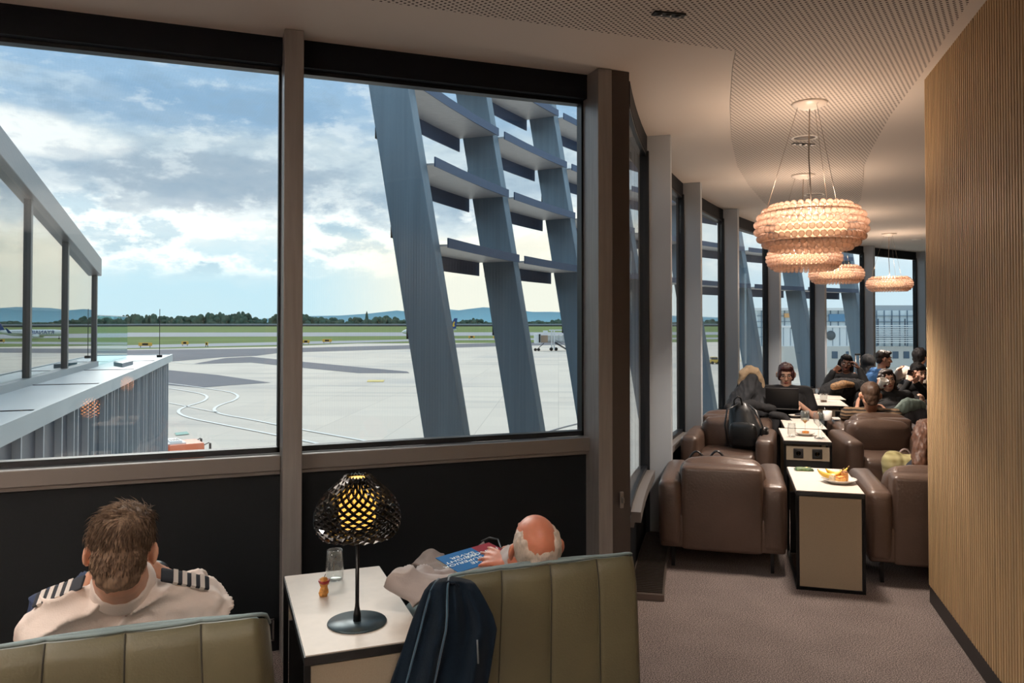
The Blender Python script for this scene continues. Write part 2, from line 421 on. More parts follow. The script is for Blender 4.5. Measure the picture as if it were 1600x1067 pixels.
# slatted wall on the right
M_WOOD = mm('oak_slats', (186,156,116), .55, var=.18, vs=2.0, stretch=(12,12,.7), bump=.04, bs=30)
M_GAP = mm('slat_backing', (34,27,22), .8)
mb = MB(); ang = math.atan2(WD.y, WD.x); Mw = Matrix.Translation(S0) @ Matrix.Rotation(ang, 4, 'Z')
ysg = 1 if (Matrix.Rotation(ang,4,'Z') @ Vector((0,1,0))).dot(WN) > 0 else -1
mb.lohi((0,-ysg*.12 if ysg>0 else 0,.10), (5.6,0 if ysg>0 else .12,H), Mw, 1)
n = int(5.6/.0335)
for i in range(n):
    x = .012+i*.0335
    mb.lohi((x-.0095, 0 if ysg>0 else -.016, .10), (x+.0095, .016 if ysg>0 else 0, H), Mw, 0)
structure(mb.build('wall_right', [M_WOOD, M_GAP]))
structure(MB().lohi((-.002,-.12 if ysg>0 else -.012,0), (5.6,.012 if ysg>0 else .12,.10), Mw).build('baseboard_right', M_BLACK))

# --- flat window wall: lower panels, sills, header, mullions
FY = 4.0; ZS = .955; ZH = 2.865
structure(MB().lohi((-6.5,FY,0), (2.15,FY+.12,ZS-.09)).build('wall_front', M_PANEL))
structure(MB().lohi((-6.5,FY-.02,ZH), (2.2,FY+.14,H)).build('trim_1', M_HEAD))
mull = [-4.87, -3.15, -1.43, .29]
k = 2
for x in mull:
    mb = MB(); mb.lohi((x,FY-.15,0), (x+.09,FY+.05,H), mi=0); mb.lohi((x+.015,FY+.05,ZS-.06), (x+.075,FY+.13,ZH+.02), mi=1)
    structure(mb.build('trim_%d' % k, [M_METAL, M_DARKMETAL], mods=bevel(.004))); k += 1
# corner post at the end of the flat wall
mb = MB(); mb.lohi((1.95,FY-.158,0), (2.036,FY+.1,H)); structure(mb.build('trim_%d' % k, M_METAL, mods=bevel(.004))); k += 1
mb = MB(); mb.lohi((2.038,FY-.150,0), (2.15,FY+.1,H)); structure(mb.build('trim_%d' % k, mm('brown_metal', (74,66,62), .42, .4), mods=bevel(.004))); k += 1
wi = 1
def flat_window(x0, x1):
    global wi
    mb = MB()                                             # dark gasket frame all round
    for lo, hi in (((x0,FY+.03,ZS),(x1,FY+.09,ZS+.028)), ((x0,FY+.03,ZH-.02),(x1,FY+.09,ZH)), ((x0,FY+.03,ZS),(x0+.012,FY+.09,ZH)), ((x1-.012,FY+.03,ZS),(x1,FY+.09,ZH))): mb.lohi(lo, hi)
    o = structure(mb.build('window_%d' % wi, M_DARKMETAL)); wi += 1
    MB().lohi((x0+.01,FY+.052,ZS+.02), (x1-.01,FY+.064,ZH-.01)).build('pane', M_GLASS, o)
    sb = MB(); sb.lohi((x0,FY-.05,ZS-.075), (x1,FY+.03,ZS)); sb.lohi((x0,FY-.035,ZS-.095), (x1,FY+.0,ZS-.075)); sb.build('window_sill', M_SILL, o, mods=bevel(.004))
flat_window(.38, 1.95); flat_window(-1.34, .29); flat_window(-3.06, -1.43); flat_window(-4.78, -3.15)

# --- curved window wall
ZC = .50
structure(sweep(MB(), .04, SEND, 0, .12, 0, ZC-.07).build('wall_curved', M_PANEL))
structure(sweep(MB(), .03, SEND, -.015, .13, ZH, H).build('trim_%d' % k, M_HEAD)); k += 1
SK = [1.42]+[3.55+2.05*i for i in range(7)]
for s in SK:
    Mx = arcM(s); mb = MB()
    mb.lohi((0,-.19,0), (.085,.03,H), Mx, 0); mb.lohi((-.028,-.030,0), (.0,.05,ZH+.02), Mx, 1); mb.lohi((.085,-.022,ZC-.03), (.105,.05,ZH+.02), Mx, 1)
    structure(mb.build('trim_%d' % k, [mm('mullion_metal', (176,182,188), .4, .25), M_DARKMETAL], mods=bevel(.004))); k += 1
edges = [.06]+SK
for i in range(len(edges)):
    a0 = edges[i]+(.11 if i else 0); a1 = (edges[i+1] if i+1 < len(edges) else SEND)-.03
    mb = MB(); sweep(mb, a0, a1, -.012, .04, ZC, ZC+.03); sweep(mb, a0, a1, -.012, .04, ZH-.02, ZH)
    o = structure(mb.build('window_%d' % wi, M_DARKMETAL)); wi += 1
    sweep(MB(), a0, a1, .0, .012, ZC+.02, ZH-.01).build('pane', M_GLASS, o)
    sb = MB(); sweep(sb, a0, a1, -.07, -.012, ZC-.06, ZC); sweep(sb, a0, a1, -.03, .0, ZC-.09, ZC-.06); sb.build('window_sill', M_SILL, o)
# ribbed metal air grille along the foot of the curved wall
mb = MB(); sweep(mb, .05, 1.48, -.20, -.003, 0, .035, mi=0)
for i in range(46):
    s = .08+i*.03; sweep(mb, s, s+.012, -.19, -.012, .035, .042, step=1, mi=1)
structure(mb.build('trim_%d' % k, [mm('grille_metal', (120,108,100), .35, .7), mm('grille_bar', (70,62,58), .4, .7)])); k += 1
# small fittings
t = empty('latch_plate', (2.09, FY-.152, .62), 'small metal latch plate on the brown corner post', 'latch_fitting')  # a latch on the post, not a wall switch
MB().rbox((0,-.006,0), (.022,.012,.09), .004, 2).build('plate', mm('zinc', (150,145,140), .35, .8), t, world=False)
MB().rbox((0,-.02,.0), (.012,.02,.03), .004, 2).build('knob', mm('zinc', (150,145,140)), t, world=False)
t = empty('floor_socket', (.225, FY-.012, .115), 'small chrome framed socket low on the black panel by the mullion', 'socket')
mb = MB()
for x in (-.035,0,.035): mb.lohi((x-.004,-.02,-.05), (x+.004,0,.05))
for z in (-.05,.05): mb.lohi((-.039,-.02,z-.004), (.039,0,z+.004))
mb.build('frame', mm('chrome', (190,190,190), .15, 1), t, world=False); MB().lohi((-.034,-.008,-.046), (.034,.0,.046)).build('plate', M_BLACK, t, world=False)
# ceiling fittings
t = empty('air_slot', at_z(1045,20,H), 'black slot air outlet in the perforated ceiling at the front', 'air vent', rz=R(-8))
mb = MB(); mb.lohi((-.075,-.022,-.012), (.075,.022,.0)); mb.build('frame', M_BLACK, t, world=False)
for x in (-.045,.0,.045): MB().lathe([(.0,-.016),(.012,-.016),(.014,-.012)], 12, Matrix.Translation((x,0,0))).build('nozzle', mm('nozzle_grey', (60,60,62), .4), t, world=False)
t = empty('air_slot', at_z(1255,224,H), 'black slot air outlet between the chandelier canopies', 'air vent', rz=R(-8))
MB().lohi((-.09,-.02,-.012), (.09,.02,.0)).build('frame', M_BLACK, t, world=False)
for x in (-.05,.0,.05): MB().lathe([(.0,-.016),(.012,-.016),(.014,-.012)], 12, Matrix.Translation((x,0,0))).build('nozzle', mm('nozzle_grey', (60,60,62)), t, world=False)
def speaker_or_fill(px, py, label, rr=.1):
    t = empty('ceiling_speaker', at_z(px,py,H), label, 'ceiling speaker')
    MB().lathe([(rr*.8,-.004),(rr*.84,-.012),(rr,-.008),(rr,0),(rr*.8,0)], 32).build('ring', mm('white_plastic', (225,220,212), .5), t, world=False)
    MB().lathe([(0,-.006),(rr*.8,-.004)], 32).build('grille', mm('speaker_grey', (150,142,136), .7), t, world=False)
speaker_or_fill(1257,214, 'round white ceiling speaker above the nearest chandelier')
speaker_or_fill(1272,303, 'round ceiling speaker just behind the nearest chandelier cables', .11)
t = empty('smoke_detector', at_z(1352,353,H), 'small dark ceiling detector right of the chandelier', 'detector')
MB().lathe([(.05,0),(.05,-.015),(.035,-.035),(0,-.04)], 20).build('body', mm('dark_plastic', (60,56,52), .5), t, world=False)
MB().lathe([(.062,0),(.062,-.006),(.05,-.006)], 20).build('base', mm('white_plastic', (225,220,212)), t, world=False)
t = empty('ceiling_spotlight', at_z(1433,374,H), 'small flush ceiling spot near the slatted wall', 'ceiling light')
MB().lathe([(.08,0),(.08,-.008),(.06,-.008)], 20).build('ring', mm('white_plastic', (225,220,212)), t, world=False)
MB().lathe([(0,-.003),(.06,-.005)], 20).build('lens', mm('lens_dark', (70,66,62), .3), t, world=False)

# ================================================================ OUTSIDE
ZG = -8.4
M_STEEL = mm('fin_steel', (128,148,163), .45, .25, var=.1, vs=2, stretch=(9,9,.3))
M_BLADE = mm('blade_steel', (66,88,120), .4, .3)
M_SOFFIT = mm('blade_soffit', (206,206,208), .5, .3, var=.1, vs=8, stretch=(1,6,1))
TILT = math.tan(R(9.9))
def coff(z): return 1.95+TILT*(z-1.6)
CS = [1.86+1.83*i for i in range(8)]
FINLAB = ['nearest leaning steel fin, widest, standing alone at the left of the louvres', 'second leaning steel fin from the left, in the middle of the right hand window', 'third leaning steel fin, at the right edge of the flat window']
ORD = ['first', 'second', 'third', 'fourth', 'fifth']
for i, s in enumerate(CS):
    lab = FINLAB[i] if i < 3 else 'leaning steel fin outside the curved windows, %s after the corner post' % ORD[i-3]
    mb = MB(); p0 = arcM(s, 0, 0)
    def loc(x, o, z): return p0 @ Vector((x, o, z))
    z0, z1 = ZG, 6.0; w2 = .19; th = .075
    vs = []
    for z in (z0, z1):
        c = coff(z)
        vs += [loc(-th, c-w2, z), loc(th, c-w2, z), loc(th, c+w2, z), loc(-th, c+w2, z)]
    mb.add(vs, [(0,1,2,3)[::-1],(4,5,6,7),(0,1,5,4),(1,2,6,5),(2,3,7,6),(3,0,4,7)])
    root = empty('leaning_fin', arc(s, coff(ZG), ZG), lab, 'facade fin', 'leaning fins outside the windows')
    mb.build('shaft', M_STEEL, root, mods=bevel(.006))
    for z in (3.3, 2.4, 1.5):                              # small cleats on the outer edge
        c = coff(z)+w2
        b = MB(); b.lohi((-.03,c-.005,z-.05), (.03,c+.03,z+.05), p0); b.build('cleat', M_DARKMETAL, root)
BZ = [4.42, 3.70, 3.00, 2.27]
HN = ['topmost', 'second from the top', 'third from the top', 'lowest']
for i in range(len(CS)-1):
    for j, z in enumerate(BZ):
        s0, s1 = CS[i]+.076, CS[i+1]-.09
        if i < 2: lab = '%s steel louvre blade between the %s leaning fins' % (HN[j], ('first and second', 'second and third')[i])
        else: lab = '%s louvre blade outside curved windows, %s bay past the corner post' % (HN[j].replace('second from the top','upper').replace('third from the top','lower'), ORD[min(4,i-2)])
        c = coff(z); o0, o1 = c-.255, c+.225
        r = empty('louvre_blade', arc((s0+s1)/2, c, z), lab, 'louvre', 'louvre blades between the fins')
        mb = MB(); sweep(mb, s0, s1+.02, o0, o1, z, z+.018, step=.5); mb.build('soffit', M_SOFFIT, r)
        mb = MB(); sweep(mb, s0, s1+.02, o0-.012, o0, z-.012, z+.075, step=.5); mb.build('inner_flange', M_BLADE, r)
        mb = MB(); sweep(mb, s0, s1+.02, o1, o1+.014, z-.15, z+.02, step=.5); mb.build('outer_flange', M_BLADE, r)

# --- ground
def gp(px, py, dz=0.0):
    p = at_z(px, py, ZG); return (p.x, p.y, ZG+dz)
m = bpy.data.materials.new('apron_concrete'); m.use_nodes = True; g = NG(m.node_tree)
tc = g.n('ShaderNodeMapping', {0: g.n('ShaderNodeTexCoord').outputs['Object'], 2: (0,0,R(24))}).outputs[0]
br = g.n('ShaderNodeTexBrick', {'Vector': tc, 'Color1': lin((228,216,201)), 'Color2': lin((220,208,194)), 'Mortar': lin((198,187,174)), 'Scale': 1.0, 'Mortar Size': .035, 'Mortar Smooth': .3, 'Brick Width': 7.5, 'Row Height': 7.5})
br.offset = 0.0
n1 = g.n('ShaderNodeTexNoise', {'Vector': g.n('ShaderNodeMapping', {0: tc, 3: (.03,.25,1)}).outputs[0], 'Scale': 1.0, 'Detail': 6.0}).outputs[0]
n2 = g.n('ShaderNodeTexNoise', {'Vector': tc, 'Scale': .03, 'Detail': 5.0}).outputs[0]
c = g.mix(g.m('MULTIPLY', g.sstep(n1, .5, .75), .35), br.outputs[0], lin((150,148,148))); c = g.mix(g.m('MULTIPLY', g.sstep(n2, .5, .7), .35), c, lin((160,162,168)))
p = g.n('ShaderNodeBsdfPrincipled', {'Base Color': c, 'Roughness': .9, 'Specular IOR Level': .2}); g.nt.links.new(p.outputs[0], g.n('ShaderNodeOutputMaterial').inputs[0]); M_APRON = m
M_ASPH = mm('asphalt', (118,118,124), .9, var=.08, vs=.05, spec=.2)
M_TAXI = mm('taxiway_grey', (165,166,170), .9, var=.06, vs=.02, spec=.2)
M_GRASS = mm('airfield_grass', (112,130,74), .95, var=.15, vs=.02, spec=.1)
M_LINE = mm('white_paint', (232,232,228), .7)
M_YEL = mm('yellow_paint', (214,190,96), .7)
apron = structure(MB().add([(-3000,-200,ZG),(3000,-200,ZG),(3000,3000,ZG),(-3000,3000,ZG)], [(0,1,2,3)]).build('apron_ground', M_APRON))
def gpoly(name, pts, mat, dz, parent=None, kind=None):
    o = MB().add([gp(x,y,dz) for x,y in pts], [tuple(range(len(pts)))]).build(name, mat, parent)
    fix_normals(o)
    if kind: tag(o, kind=kind)
    return o
def xline(px): return px
# grass field with taxiways: long bands running across the view
tag(gpoly('grass_field', [(-700,510),(1500,510),(1500,533),(560,536.5),(430,541.5),(186,546),(-700,556)], M_GRASS, .03), 'flat green airfield grass beyond the concrete apron', 'grass', kind='stuff')
for nm, pts in (('taxiway_strip', [(-700,520.5),(1500,518.5),(1500,521.5),(500,525.5),(-700,529)]), ('taxiway_strip', [(-700,541),(186,539.8),(440,534.5),(700,529.2),(1500,526),(1500,528.5),(700,531.6),(440,539),(186,544.5),(-700,552)])):
    gpoly(nm, pts, M_TAXI, .06, apron)
# dark asphalt
for pts in ([(150,548),(255,546.5),(440,544),(560,541.2),(785,535.6),(1000,532),(1000,536),(785,541),(560,547.6),(440,551),(400,556),(344,558.5),(255,566),(150,572)],
            [(300,569),(352,559.5),(392,557.5),(560,573.6),(636,580.5),(640,583),(560,583),(476,575),(392,566.5)],
            [(180,575),(255,577.5),(340,586),(423,598),(360,602),(313,606),(255,601),(180,598)]):
    gpoly('asphalt_patch', pts, M_ASPH, .03, apron)
def gline(name, pts, wd, mat, dz=.06, parent=None):
    P = [Vector(gp(x,y,dz)) for x,y in pts]
    Q = [P[0]]                                            # smooth the corners
    for _ in range(2):
        q = [P[0]]
        for i in range(len(P)-1): q += [P[i]*.75+P[i+1]*.25, P[i]*.25+P[i+1]*.75]
        P = q+[P[-1]]
    vs = []; fs = []
    for i, p in enumerate(P):
        d = (P[min(i+1,len(P)-1)]-P[max(i-1,0)]); d.z = 0; d.normalize(); n = Vector((-d.y,d.x,0))*wd/2
        vs += [p+n, p-n]
    for i in range(len(P)-1): fs.append((2*i,2*i+1,2*i+3,2*i+2))
    o = MB().add(vs, fs).build(name, mat, parent); return o
def z5(pts): return [(150+x/3.556, 440+y/3.556) for x, y in pts]
gline('painted_line', z5([(300,552),(375,563),(530,582),(640,598),(750,615),(785,630),(790,645),(760,665),(700,682),(657,703),(657,722),(700,740),(850,765),(1020,800),(1150,825),(1458,880),(1700,925)]), .35, M_LINE, parent=apron)
gline('painted_line', z5([(300,580),(375,590),(450,600),(560,618),(612,632),(620,648),(590,670),(500,695),(457,715),(460,735),(520,760),(700,795),(1020,858),(1150,885),(1320,920),(1500,955)]), .35, M_LINE, parent=apron)
gline('painted_line', [(200,561),(255,565),(310,570),(420,571)], .5, M_LINE, parent=apron)
gline('painted_line', [(255,628),(300,637),(340,645)], .25, M_LINE, parent=apron)
gline('painted_line', [(905,662),(880,668),(860,674)], .25, M_ASPH, parent=apron)
gpoly('painted_marking', [(575,594),(601,594),(599,597),(573,597)], M_YEL, .06, apron); gpoly('painted_marking', [(903,629),(914,628),(914,631),(900,632)], M_YEL, .06, apron)
gpoly('painted_marking', [(273,677),(292,675),(296,679),(275,681)], mm('green_paint', (150,190,176), .8), .06, apron)
# long dark embankment with a pale rail, tree belt, hills
pa, pb = Vector(gp(-700,510)), Vector(gp(1500,510)); d = (pb-pa).normalized(); n = Vector((-d.y,d.x,0))
mb = MB(); hE = 6.0
mb.prism([tuple((pa)[:2]), tuple((pb)[:2]), tuple((pb+n*20)[:2]), tuple((pa+n*20)[:2])], ZG, ZG+hE*.55, mi=0)
mb.prism([tuple((pa+n*5)[:2]), tuple((pb+n*5)[:2]), tuple((pb+n*20)[:2]), tuple((pa+n*20)[:2])], ZG+hE*.55, ZG+hE, mi=1)
structure(mb.build('trim_%d' % k, [mm('embankment', (78,80,80), .9), mm('pale_barrier', (160,170,176), .8)])); k += 1
rt = random.Random(3)
mb = MB(); base = pa+n*120; Ltot = (pb-pa).length
def treeh(px):
    return 14+9*math.exp(-((px-335)/25)**2)+5*math.exp(-((px-225)/60)**2)+6*math.exp(-((px-420)/20)**2)-7*sm(560,680,px)+3*math.sin(px*.045)+2*math.sin(px*.13)
for i in range(1500):
    f = rt.random(); px = -700+2200*f
    if not (-130 < px < 1250): continue
    q = Vector(gp(px, 509.6)); hh = max(6, treeh(px)*rt.uniform(.55,1.08))*1.5; wd = rt.uniform(5,10)
    p = q+n*rt.uniform(60,180)
    for _ in range(rt.randint(2,3)):
        c = p+Vector((rt.uniform(-6,6), rt.uniform(-6,6), hh*rt.uniform(.45,.8)))
        mb.ell((c.x,c.y,c.z), (wd*rt.uniform(.6,1), wd*.8, hh*.30), u=7, v=5)
    mb.ell((p.x,p.y,p.z+hh*.3), (wd,wd,hh*.35), u=7, v=5)
M_TREE = mm('far_foliage', (74,96,84), .95, var=.35, vs=.06, spec=.1)
tag(mb.build('tree_belt', M_TREE), 'long belt of dark green trees along the horizon', 'trees', kind='stuff')
q = Vector(gp(573,509)); mb = MB(); mb.lathe([(0,40),(3,30),(5,14),(3,2),(1,0)], 8, Matrix.Translation(q)); t = mb.build('poplar_tree', M_TREE); tag(t, 'single tall thin poplar rising above the far tree belt', 'tree')
def hill(name, prof, dist, col, label):
    top = []; 
    for px, py in prof: top.append(at_d(px, py, dist))
    mb = MB(); n = len(top); vs = []
    for p in top: vs += [(p.x,p.y,ZG-40), tuple(p)]
    out = Vector((SA, CA, 0))*dist*.25
    for p in top: vs += [(p.x+out.x,p.y+out.y,ZG-40)]
    fs = [(2*i,2*i+2,2*i+3,2*i+1) for i in range(n-1)]+[(2*i+1,2*i+3,2*n+i+1,2*n+i) for i in range(n-1)]
    o = structure(mb.add(vs, fs, True).build(name, mm(name+'_haze', col, 1, spec=0))); o['label'] = label  # distance haze is put into the hill colour
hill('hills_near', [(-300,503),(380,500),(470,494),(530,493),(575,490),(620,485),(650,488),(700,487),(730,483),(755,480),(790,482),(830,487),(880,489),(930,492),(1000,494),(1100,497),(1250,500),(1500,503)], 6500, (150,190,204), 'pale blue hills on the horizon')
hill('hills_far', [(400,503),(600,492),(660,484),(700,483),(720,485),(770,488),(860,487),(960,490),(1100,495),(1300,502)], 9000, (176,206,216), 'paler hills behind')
# taxiway signs
for px, py, wpx, lab in ((227,543,19,'long yellow taxiway sign on the grass left of the mullion'), (289,540.5,10,'short yellow taxiway sign second from left on the grass'), (323,542,4,'tiny yellow taxiway sign nearest the curved lines'),
                         (478,538,11,'yellow taxiway sign just right of the mullion'), (511,536.3,14,'yellow taxiway sign second right of the mullion'), (702,531.2,9,'yellow taxiway sign below the aircraft tail'), (737,529.8,10,'yellow taxiway sign between the aircraft and second fin'), (776,530.4,11,'yellow taxiway sign against the second leaning fin')):
    p = Vector(gp(px, py)); L = (p-EYE).length/F*wpx
    t = empty('taxiway_sign', p, lab, 'sign', 'yellow taxiway signs', rz=R(YAW))
    MB().rbox((0,0,1.3), (L,.4,1.3), .1, 2).build('panel', mm('sign_yellow', (226,176,70), .6), t, world=False)
    for x in (-.35,.35): MB().lohi((x*L-.08,-.1,0), (x*L+.08,.1,.7)).build('post', M_DARKMETAL, t, world=False)
    MB().lohi((-.22*L,-.22,.9), (.22*L,-.18,1.7)).build('face', M_BLACK, t, world=False)
# ================================================================ WING OF THE BUILDING (left)
WT = R(2.1)
def wl_(c, y, z=0.0): return Vector((c+math.tan(WT)*y, y, z))       # lines running out along the wing
M_WMET = mm('wing_metal', (138,144,148), .4, .45)
M_WLEDGE = mm('ledge_metal', (186,196,202), .45, .3, var=.06, vs=1)
M_WGLASS = glass('wing_glass', (.50,.66,.64), .30, 0.0, 3.0, .97)
M_WIN = mm('wing_inside', (96,108,110), .8)
root = empty('building_wing', wl_(-2.8, 12, ZG), 'glazed terminal wing with sloping roof edge and ribbed lower wall at left', 'building')
CG, CL = -2.8, -1.9
yA, yB, yE = 4.9, 16.77, 21.9
def rz(y): return 3.43+(2.477-3.43)*(y-10.78)/(16.77-10.78)
zb = .757
def slab(mb, c0, c1, y0, y1, z0, z1, mi=0, zf=None):
    vs = []
    for y in (y0, y1):
        a, b = (z0, z1) if zf is None else zf(y)
        vs += [wl_(c0,y,a), wl_(c1,y,a), wl_(c1,y,b), wl_(c0,y,b)]
    return mb.add(vs, [(0,1,2,3)[::-1],(4,5,6,7)[::-1][::-1],(0,1,5,4),(1,2,6,5),(2,3,7,6),(3,0,4,7)], False, mi)
pill = [7.3, 9.6, 11.98, 14.22, yB-.06]
mb = MB(); slab(mb, CG-3.0, CG+.10, yA, yB, 0, 0, zf=lambda y: (rz(y), rz(y)+.33)); mb.build('roof_fascia', M_WMET, root, mods=bevel(.01))
mb = MB(); slab(mb, CG-.10, CG+.06, yA, yB, zb, zb+.10); mb.build('bottom_rail', mm('wing_rail', (168,174,176), .4, .4), root)
for y in pill:
    mb = MB(); slab(mb, CG-.12, CG+.03, y, y+.09, 0, 0, zf=lambda yy: (zb, rz(yy)+.04)); mb.build('pillar', mm('wing_pillar', (96,102,104), .4, .5), root)
ys = [yA]+pill
for i in range(len(pill)):
    a, b = ys[i]+(.11 if i else 0), pill[i]
    mb = MB(); slab(mb, CG-.03, CG-.015, a, b, 0, 0, zf=lambda y: (zb+.09, rz(y)+.01)); mb.build('window_pane', M_WGLASS, root)
mb = MB(); slab(mb, CG-3.0, CG-2.9, yA, yB, 0, 0, zf=lambda y: (zb, rz(y)+.1)); slab(mb, CG-3.0, CG-.1, yB-.1, yB, zb, rz(yB)); slab(mb, CG-3.0, CG-.1, yA, yB, zb-.02, zb+.01); mb.build('inner_wall', M_WIN, root)
mb = MB(); slab(mb, -9.0, CL, yA, yE, .70, .757); slab(mb, CL-.02, CL+.02, yA, yE+.05, .60, .775); slab(mb, -9.0, CL+.02, yE, yE+.05, .60, .775); mb.build('ledge', M_WLEDGE, root)
mb = MB()
for y in (8.6, 12.0, 15.4, 18.6): slab(mb, CG+.06, CL, y, y+.015, .757, .766)
mb.build('ledge_joint', M_DARKMETAL, root)
mb = MB(); slab(mb, -9.0, CL-.10, yA, yE-.08, ZG, .70, 0)
mb.build('lower_wall', mm('wing_cladding', (70,84,100), .35, .3, var=.12, vs=.8, stretch=(1,1,.05)), root)
rr = random.Random(5); mb = MB(); y = yA+.2
while y < yE-.15:
    slab(mb, CL-.10, CL-.03, y, y+.035, ZG, .66, 0); y += rr.choice((.22,.38,.38,.62,.62,.8))
mb.build('wall_rib', mm('wing_rib', (182,190,198), .4, .4), root)
mb = MB()
ws = Vector((0,0,0)); mb.prism([tuple(wl_(CG+.3,16.9)[:2]), tuple(wl_(CL-.35,16.2)[:2]), tuple(wl_(CL-.30,17.2)[:2]), tuple(wl_(CG+.5,18.0)[:2])], .757, .83); mb.build('roof_hatch', mm('ledge_dark', (132,140,148), .4, .4), root)
mb = MB(); slab(mb, CG-.02, CG+.0, yB+.05, 20.9, .757, 1.72)
t = empty('glass_railing', wl_(CG,18.8,.757), 'clear glass railing at the end of the terrace beside the glazed wing', 'railing')
mb.build('glass_panel', glass('rail_glass', (.66,.86,.86), .10), t)
mb = MB(); slab(mb, CG-.03, CG+.01, yB+.05, 20.9, 1.72, 1.735); mb.build('top_rail', M_WLEDGE, t)
t = empty('lightning_rod', wl_(CL-.15, 20.5, .757), 'thin vertical rod on the ledge corner', 'rod')
MB().tube([(0,0,0),(0,0,1.15)], .008, 6).build('rod', M_DARKMETAL, t, world=False); MB().box((0,0,.03), (.12,.12,.06)).build('foot', M_DARKMETAL, t, world=False)

# ================================================================ AIRCRAFT
def aircraft():
    dist = 531.0; L = 38.0
    nose = at_d(634, 515, dist-6); tail = at_d(713, 515, dist+6)
    d = (nose-tail); d.z = 0; d.normalize(); sgn = Vector((-d.y, d.x, 0))
    root = empty('airliner', (tail+d*19-Vector((0,0,tail.z-ZG))), 'white airliner with blue and yellow tail behind the first leaning fin', 'aircraft')
    root.rotation_euler = (0,0,math.atan2(d.y, d.x))
    # local: x forward, z up, origin on the ground mid body
    mb = MB(); prof = [(-19,.25,4.7),(-17,.7,4.5),(-14,1.2,4.2),(-10,1.75,3.8),(-7,1.95,3.7),(12,1.95,3.7),(15,1.75,3.6),(17.4,1.1,3.4),(18.6,.5,3.2),(19,.08,3.15)]
    mb.tube([(x,0,z) for x,r,z in prof], [r for x,r,z in prof], 20)
    mb.build('fuselage', mm('aircraft_white', (236,238,240), .35), root, world=False)
    mb = MB(); fin = [(-13.2,5.2),(-17.6,12.6),(-19.8,12.6),(-18.6,5.0)]
    mb.add([(x,y,z) for y in (-.16,.16) for x,z in fin], [(3,2,1,0),(4,5,6,7),(0,1,5,4),(1,2,6,5),(2,3,7,6),(3,0,4,7)])
    f = mb.build('tail_fin', mm('aircraft_blue', (24,70,132), .4), root, world=False)
    mb = MB()
    for sy in (-1,1):
        pts = [(-16.3,7.2),(-16.6,9.4),(-17.6,10.6),(-18.0,9.6),(-17.4,8.6),(-17.9,7.4),(-17.2,6.6)]
        mb.add([(x, sy*(.17+e), z) for e in (0,.02) for x,z in pts], [tuple(range(7)), tuple(range(7,14))]+[(i,(i+1)%7,7+(i+1)%7,7+i) for i in range(7)])
    mb.build('tail_emblem', mm('emblem_yellow', (236,190,60), .5), f, world=False)
    for sy in (-1,1):
        mb = MB(); mb.add([(4,sy*1.6,2.6),(-3.5,sy*1.6,2.6),(-7,sy*16.5,3.7),(-5,sy*16.5,3.7),(4,sy*1.6,3.0),(-3.5,sy*1.6,2.9),(-7,sy*16.5,3.85),(-5,sy*16.5,3.85)], [(3,2,1,0),(4,5,6,7),(0,1,5,4),(1,2,6,5),(2,3,7,6),(3,0,4,7)]); wg = mb.build('wing', mm('aircraft_grey', (206,210,214), .4), root, world=False)
        mb = MB(); mb.add([(-5,sy*16.5,3.7),(-7,sy*16.5,3.7),(-8.3,sy*17,6.4),(-7.4,sy*17,6.4),(-5,sy*16.65,3.7),(-7,sy*16.65,3.7),(-8.3,sy*17.12,6.4),(-7.4,sy*17.12,6.4)], [(3,2,1,0),(4,5,6,7),(0,1,5,4),(1,2,6,5),(2,3,7,6),(3,0,4,7)]); mb.build('winglet', mm('aircraft_blue', (24,70,132)), wg, world=False)
        mb = MB(); mb.tube([(5.4,sy*4.9,1.8),(5,sy*4.9,1.8),(3,sy*4.9,1.8),(1,sy*4.9,1.9)], [.85,1.05,1.0,.55], 14); mb.build('engine', mm('aircraft_white', (236,238,240)), root, world=False)
        mb = MB(); mb.add([(-15.2,sy*.6,5.0),(-18.2,sy*.6,5.0),(-19,sy*7,5.6),(-17.8,sy*7,5.6),(-15.2,sy*.6,5.2),(-18.2,sy*.6,5.2),(-19,sy*7,5.72),(-17.8,sy*7,5.72)], [(3,2,1,0),(4,5,6,7),(0,1,5,4),(1,2,6,5),(2,3,7,6),(3,0,4,7)]); mb.build('tailplane', mm('aircraft_grey', (206,210,214)), root, world=False)
        mb = MB(); mb.tube([(-1.5,sy*2.8,0.5),(-1.5,sy*2.8,2.8)], .2, 8); mb.lathe([(.55,-.3),(.55,.3)], 12, Matrix.Translation((-1.5,sy*2.8,.55)) @ Matrix.Rotation(R(90),4,'X')); mb.build('landing_gear', M_DARKMETAL, root, world=False)
        mb = MB(); Mt = Matrix.Translation((6.2,sy*1.93,3.9)) @ Matrix.Rotation(R(180) if sy>0 else 0,4,'Z') @ Matrix.Rotation(R(90),4,'X')
        text_mesh(mb, 'RYANAIR', 3.0, Mt, .06); mb.build('lettering', mm('aircraft_blue', (24,70,132)), root, world=False)
        mb = MB()
        for i in range(26): mb.lohi((-9+i*.85,sy*1.95-.03,4.3),(-8.75+i*.85,sy*1.95+.02,4.65))
        mb.build('cabin_windows', M_DARKMETAL, root, world=False)
    mb = MB(); mb.tube([(14.5,0,0.4),(14.5,0,2.3)], .15, 8); mb.lathe([(.4,-.2),(.4,.2)], 12, Matrix.Translation((14.5,0,.4)) @ Matrix.Rotation(R(90),4,'X')); mb.build('landing_gear', M_DARKMETAL, root, world=False)
aircraft()

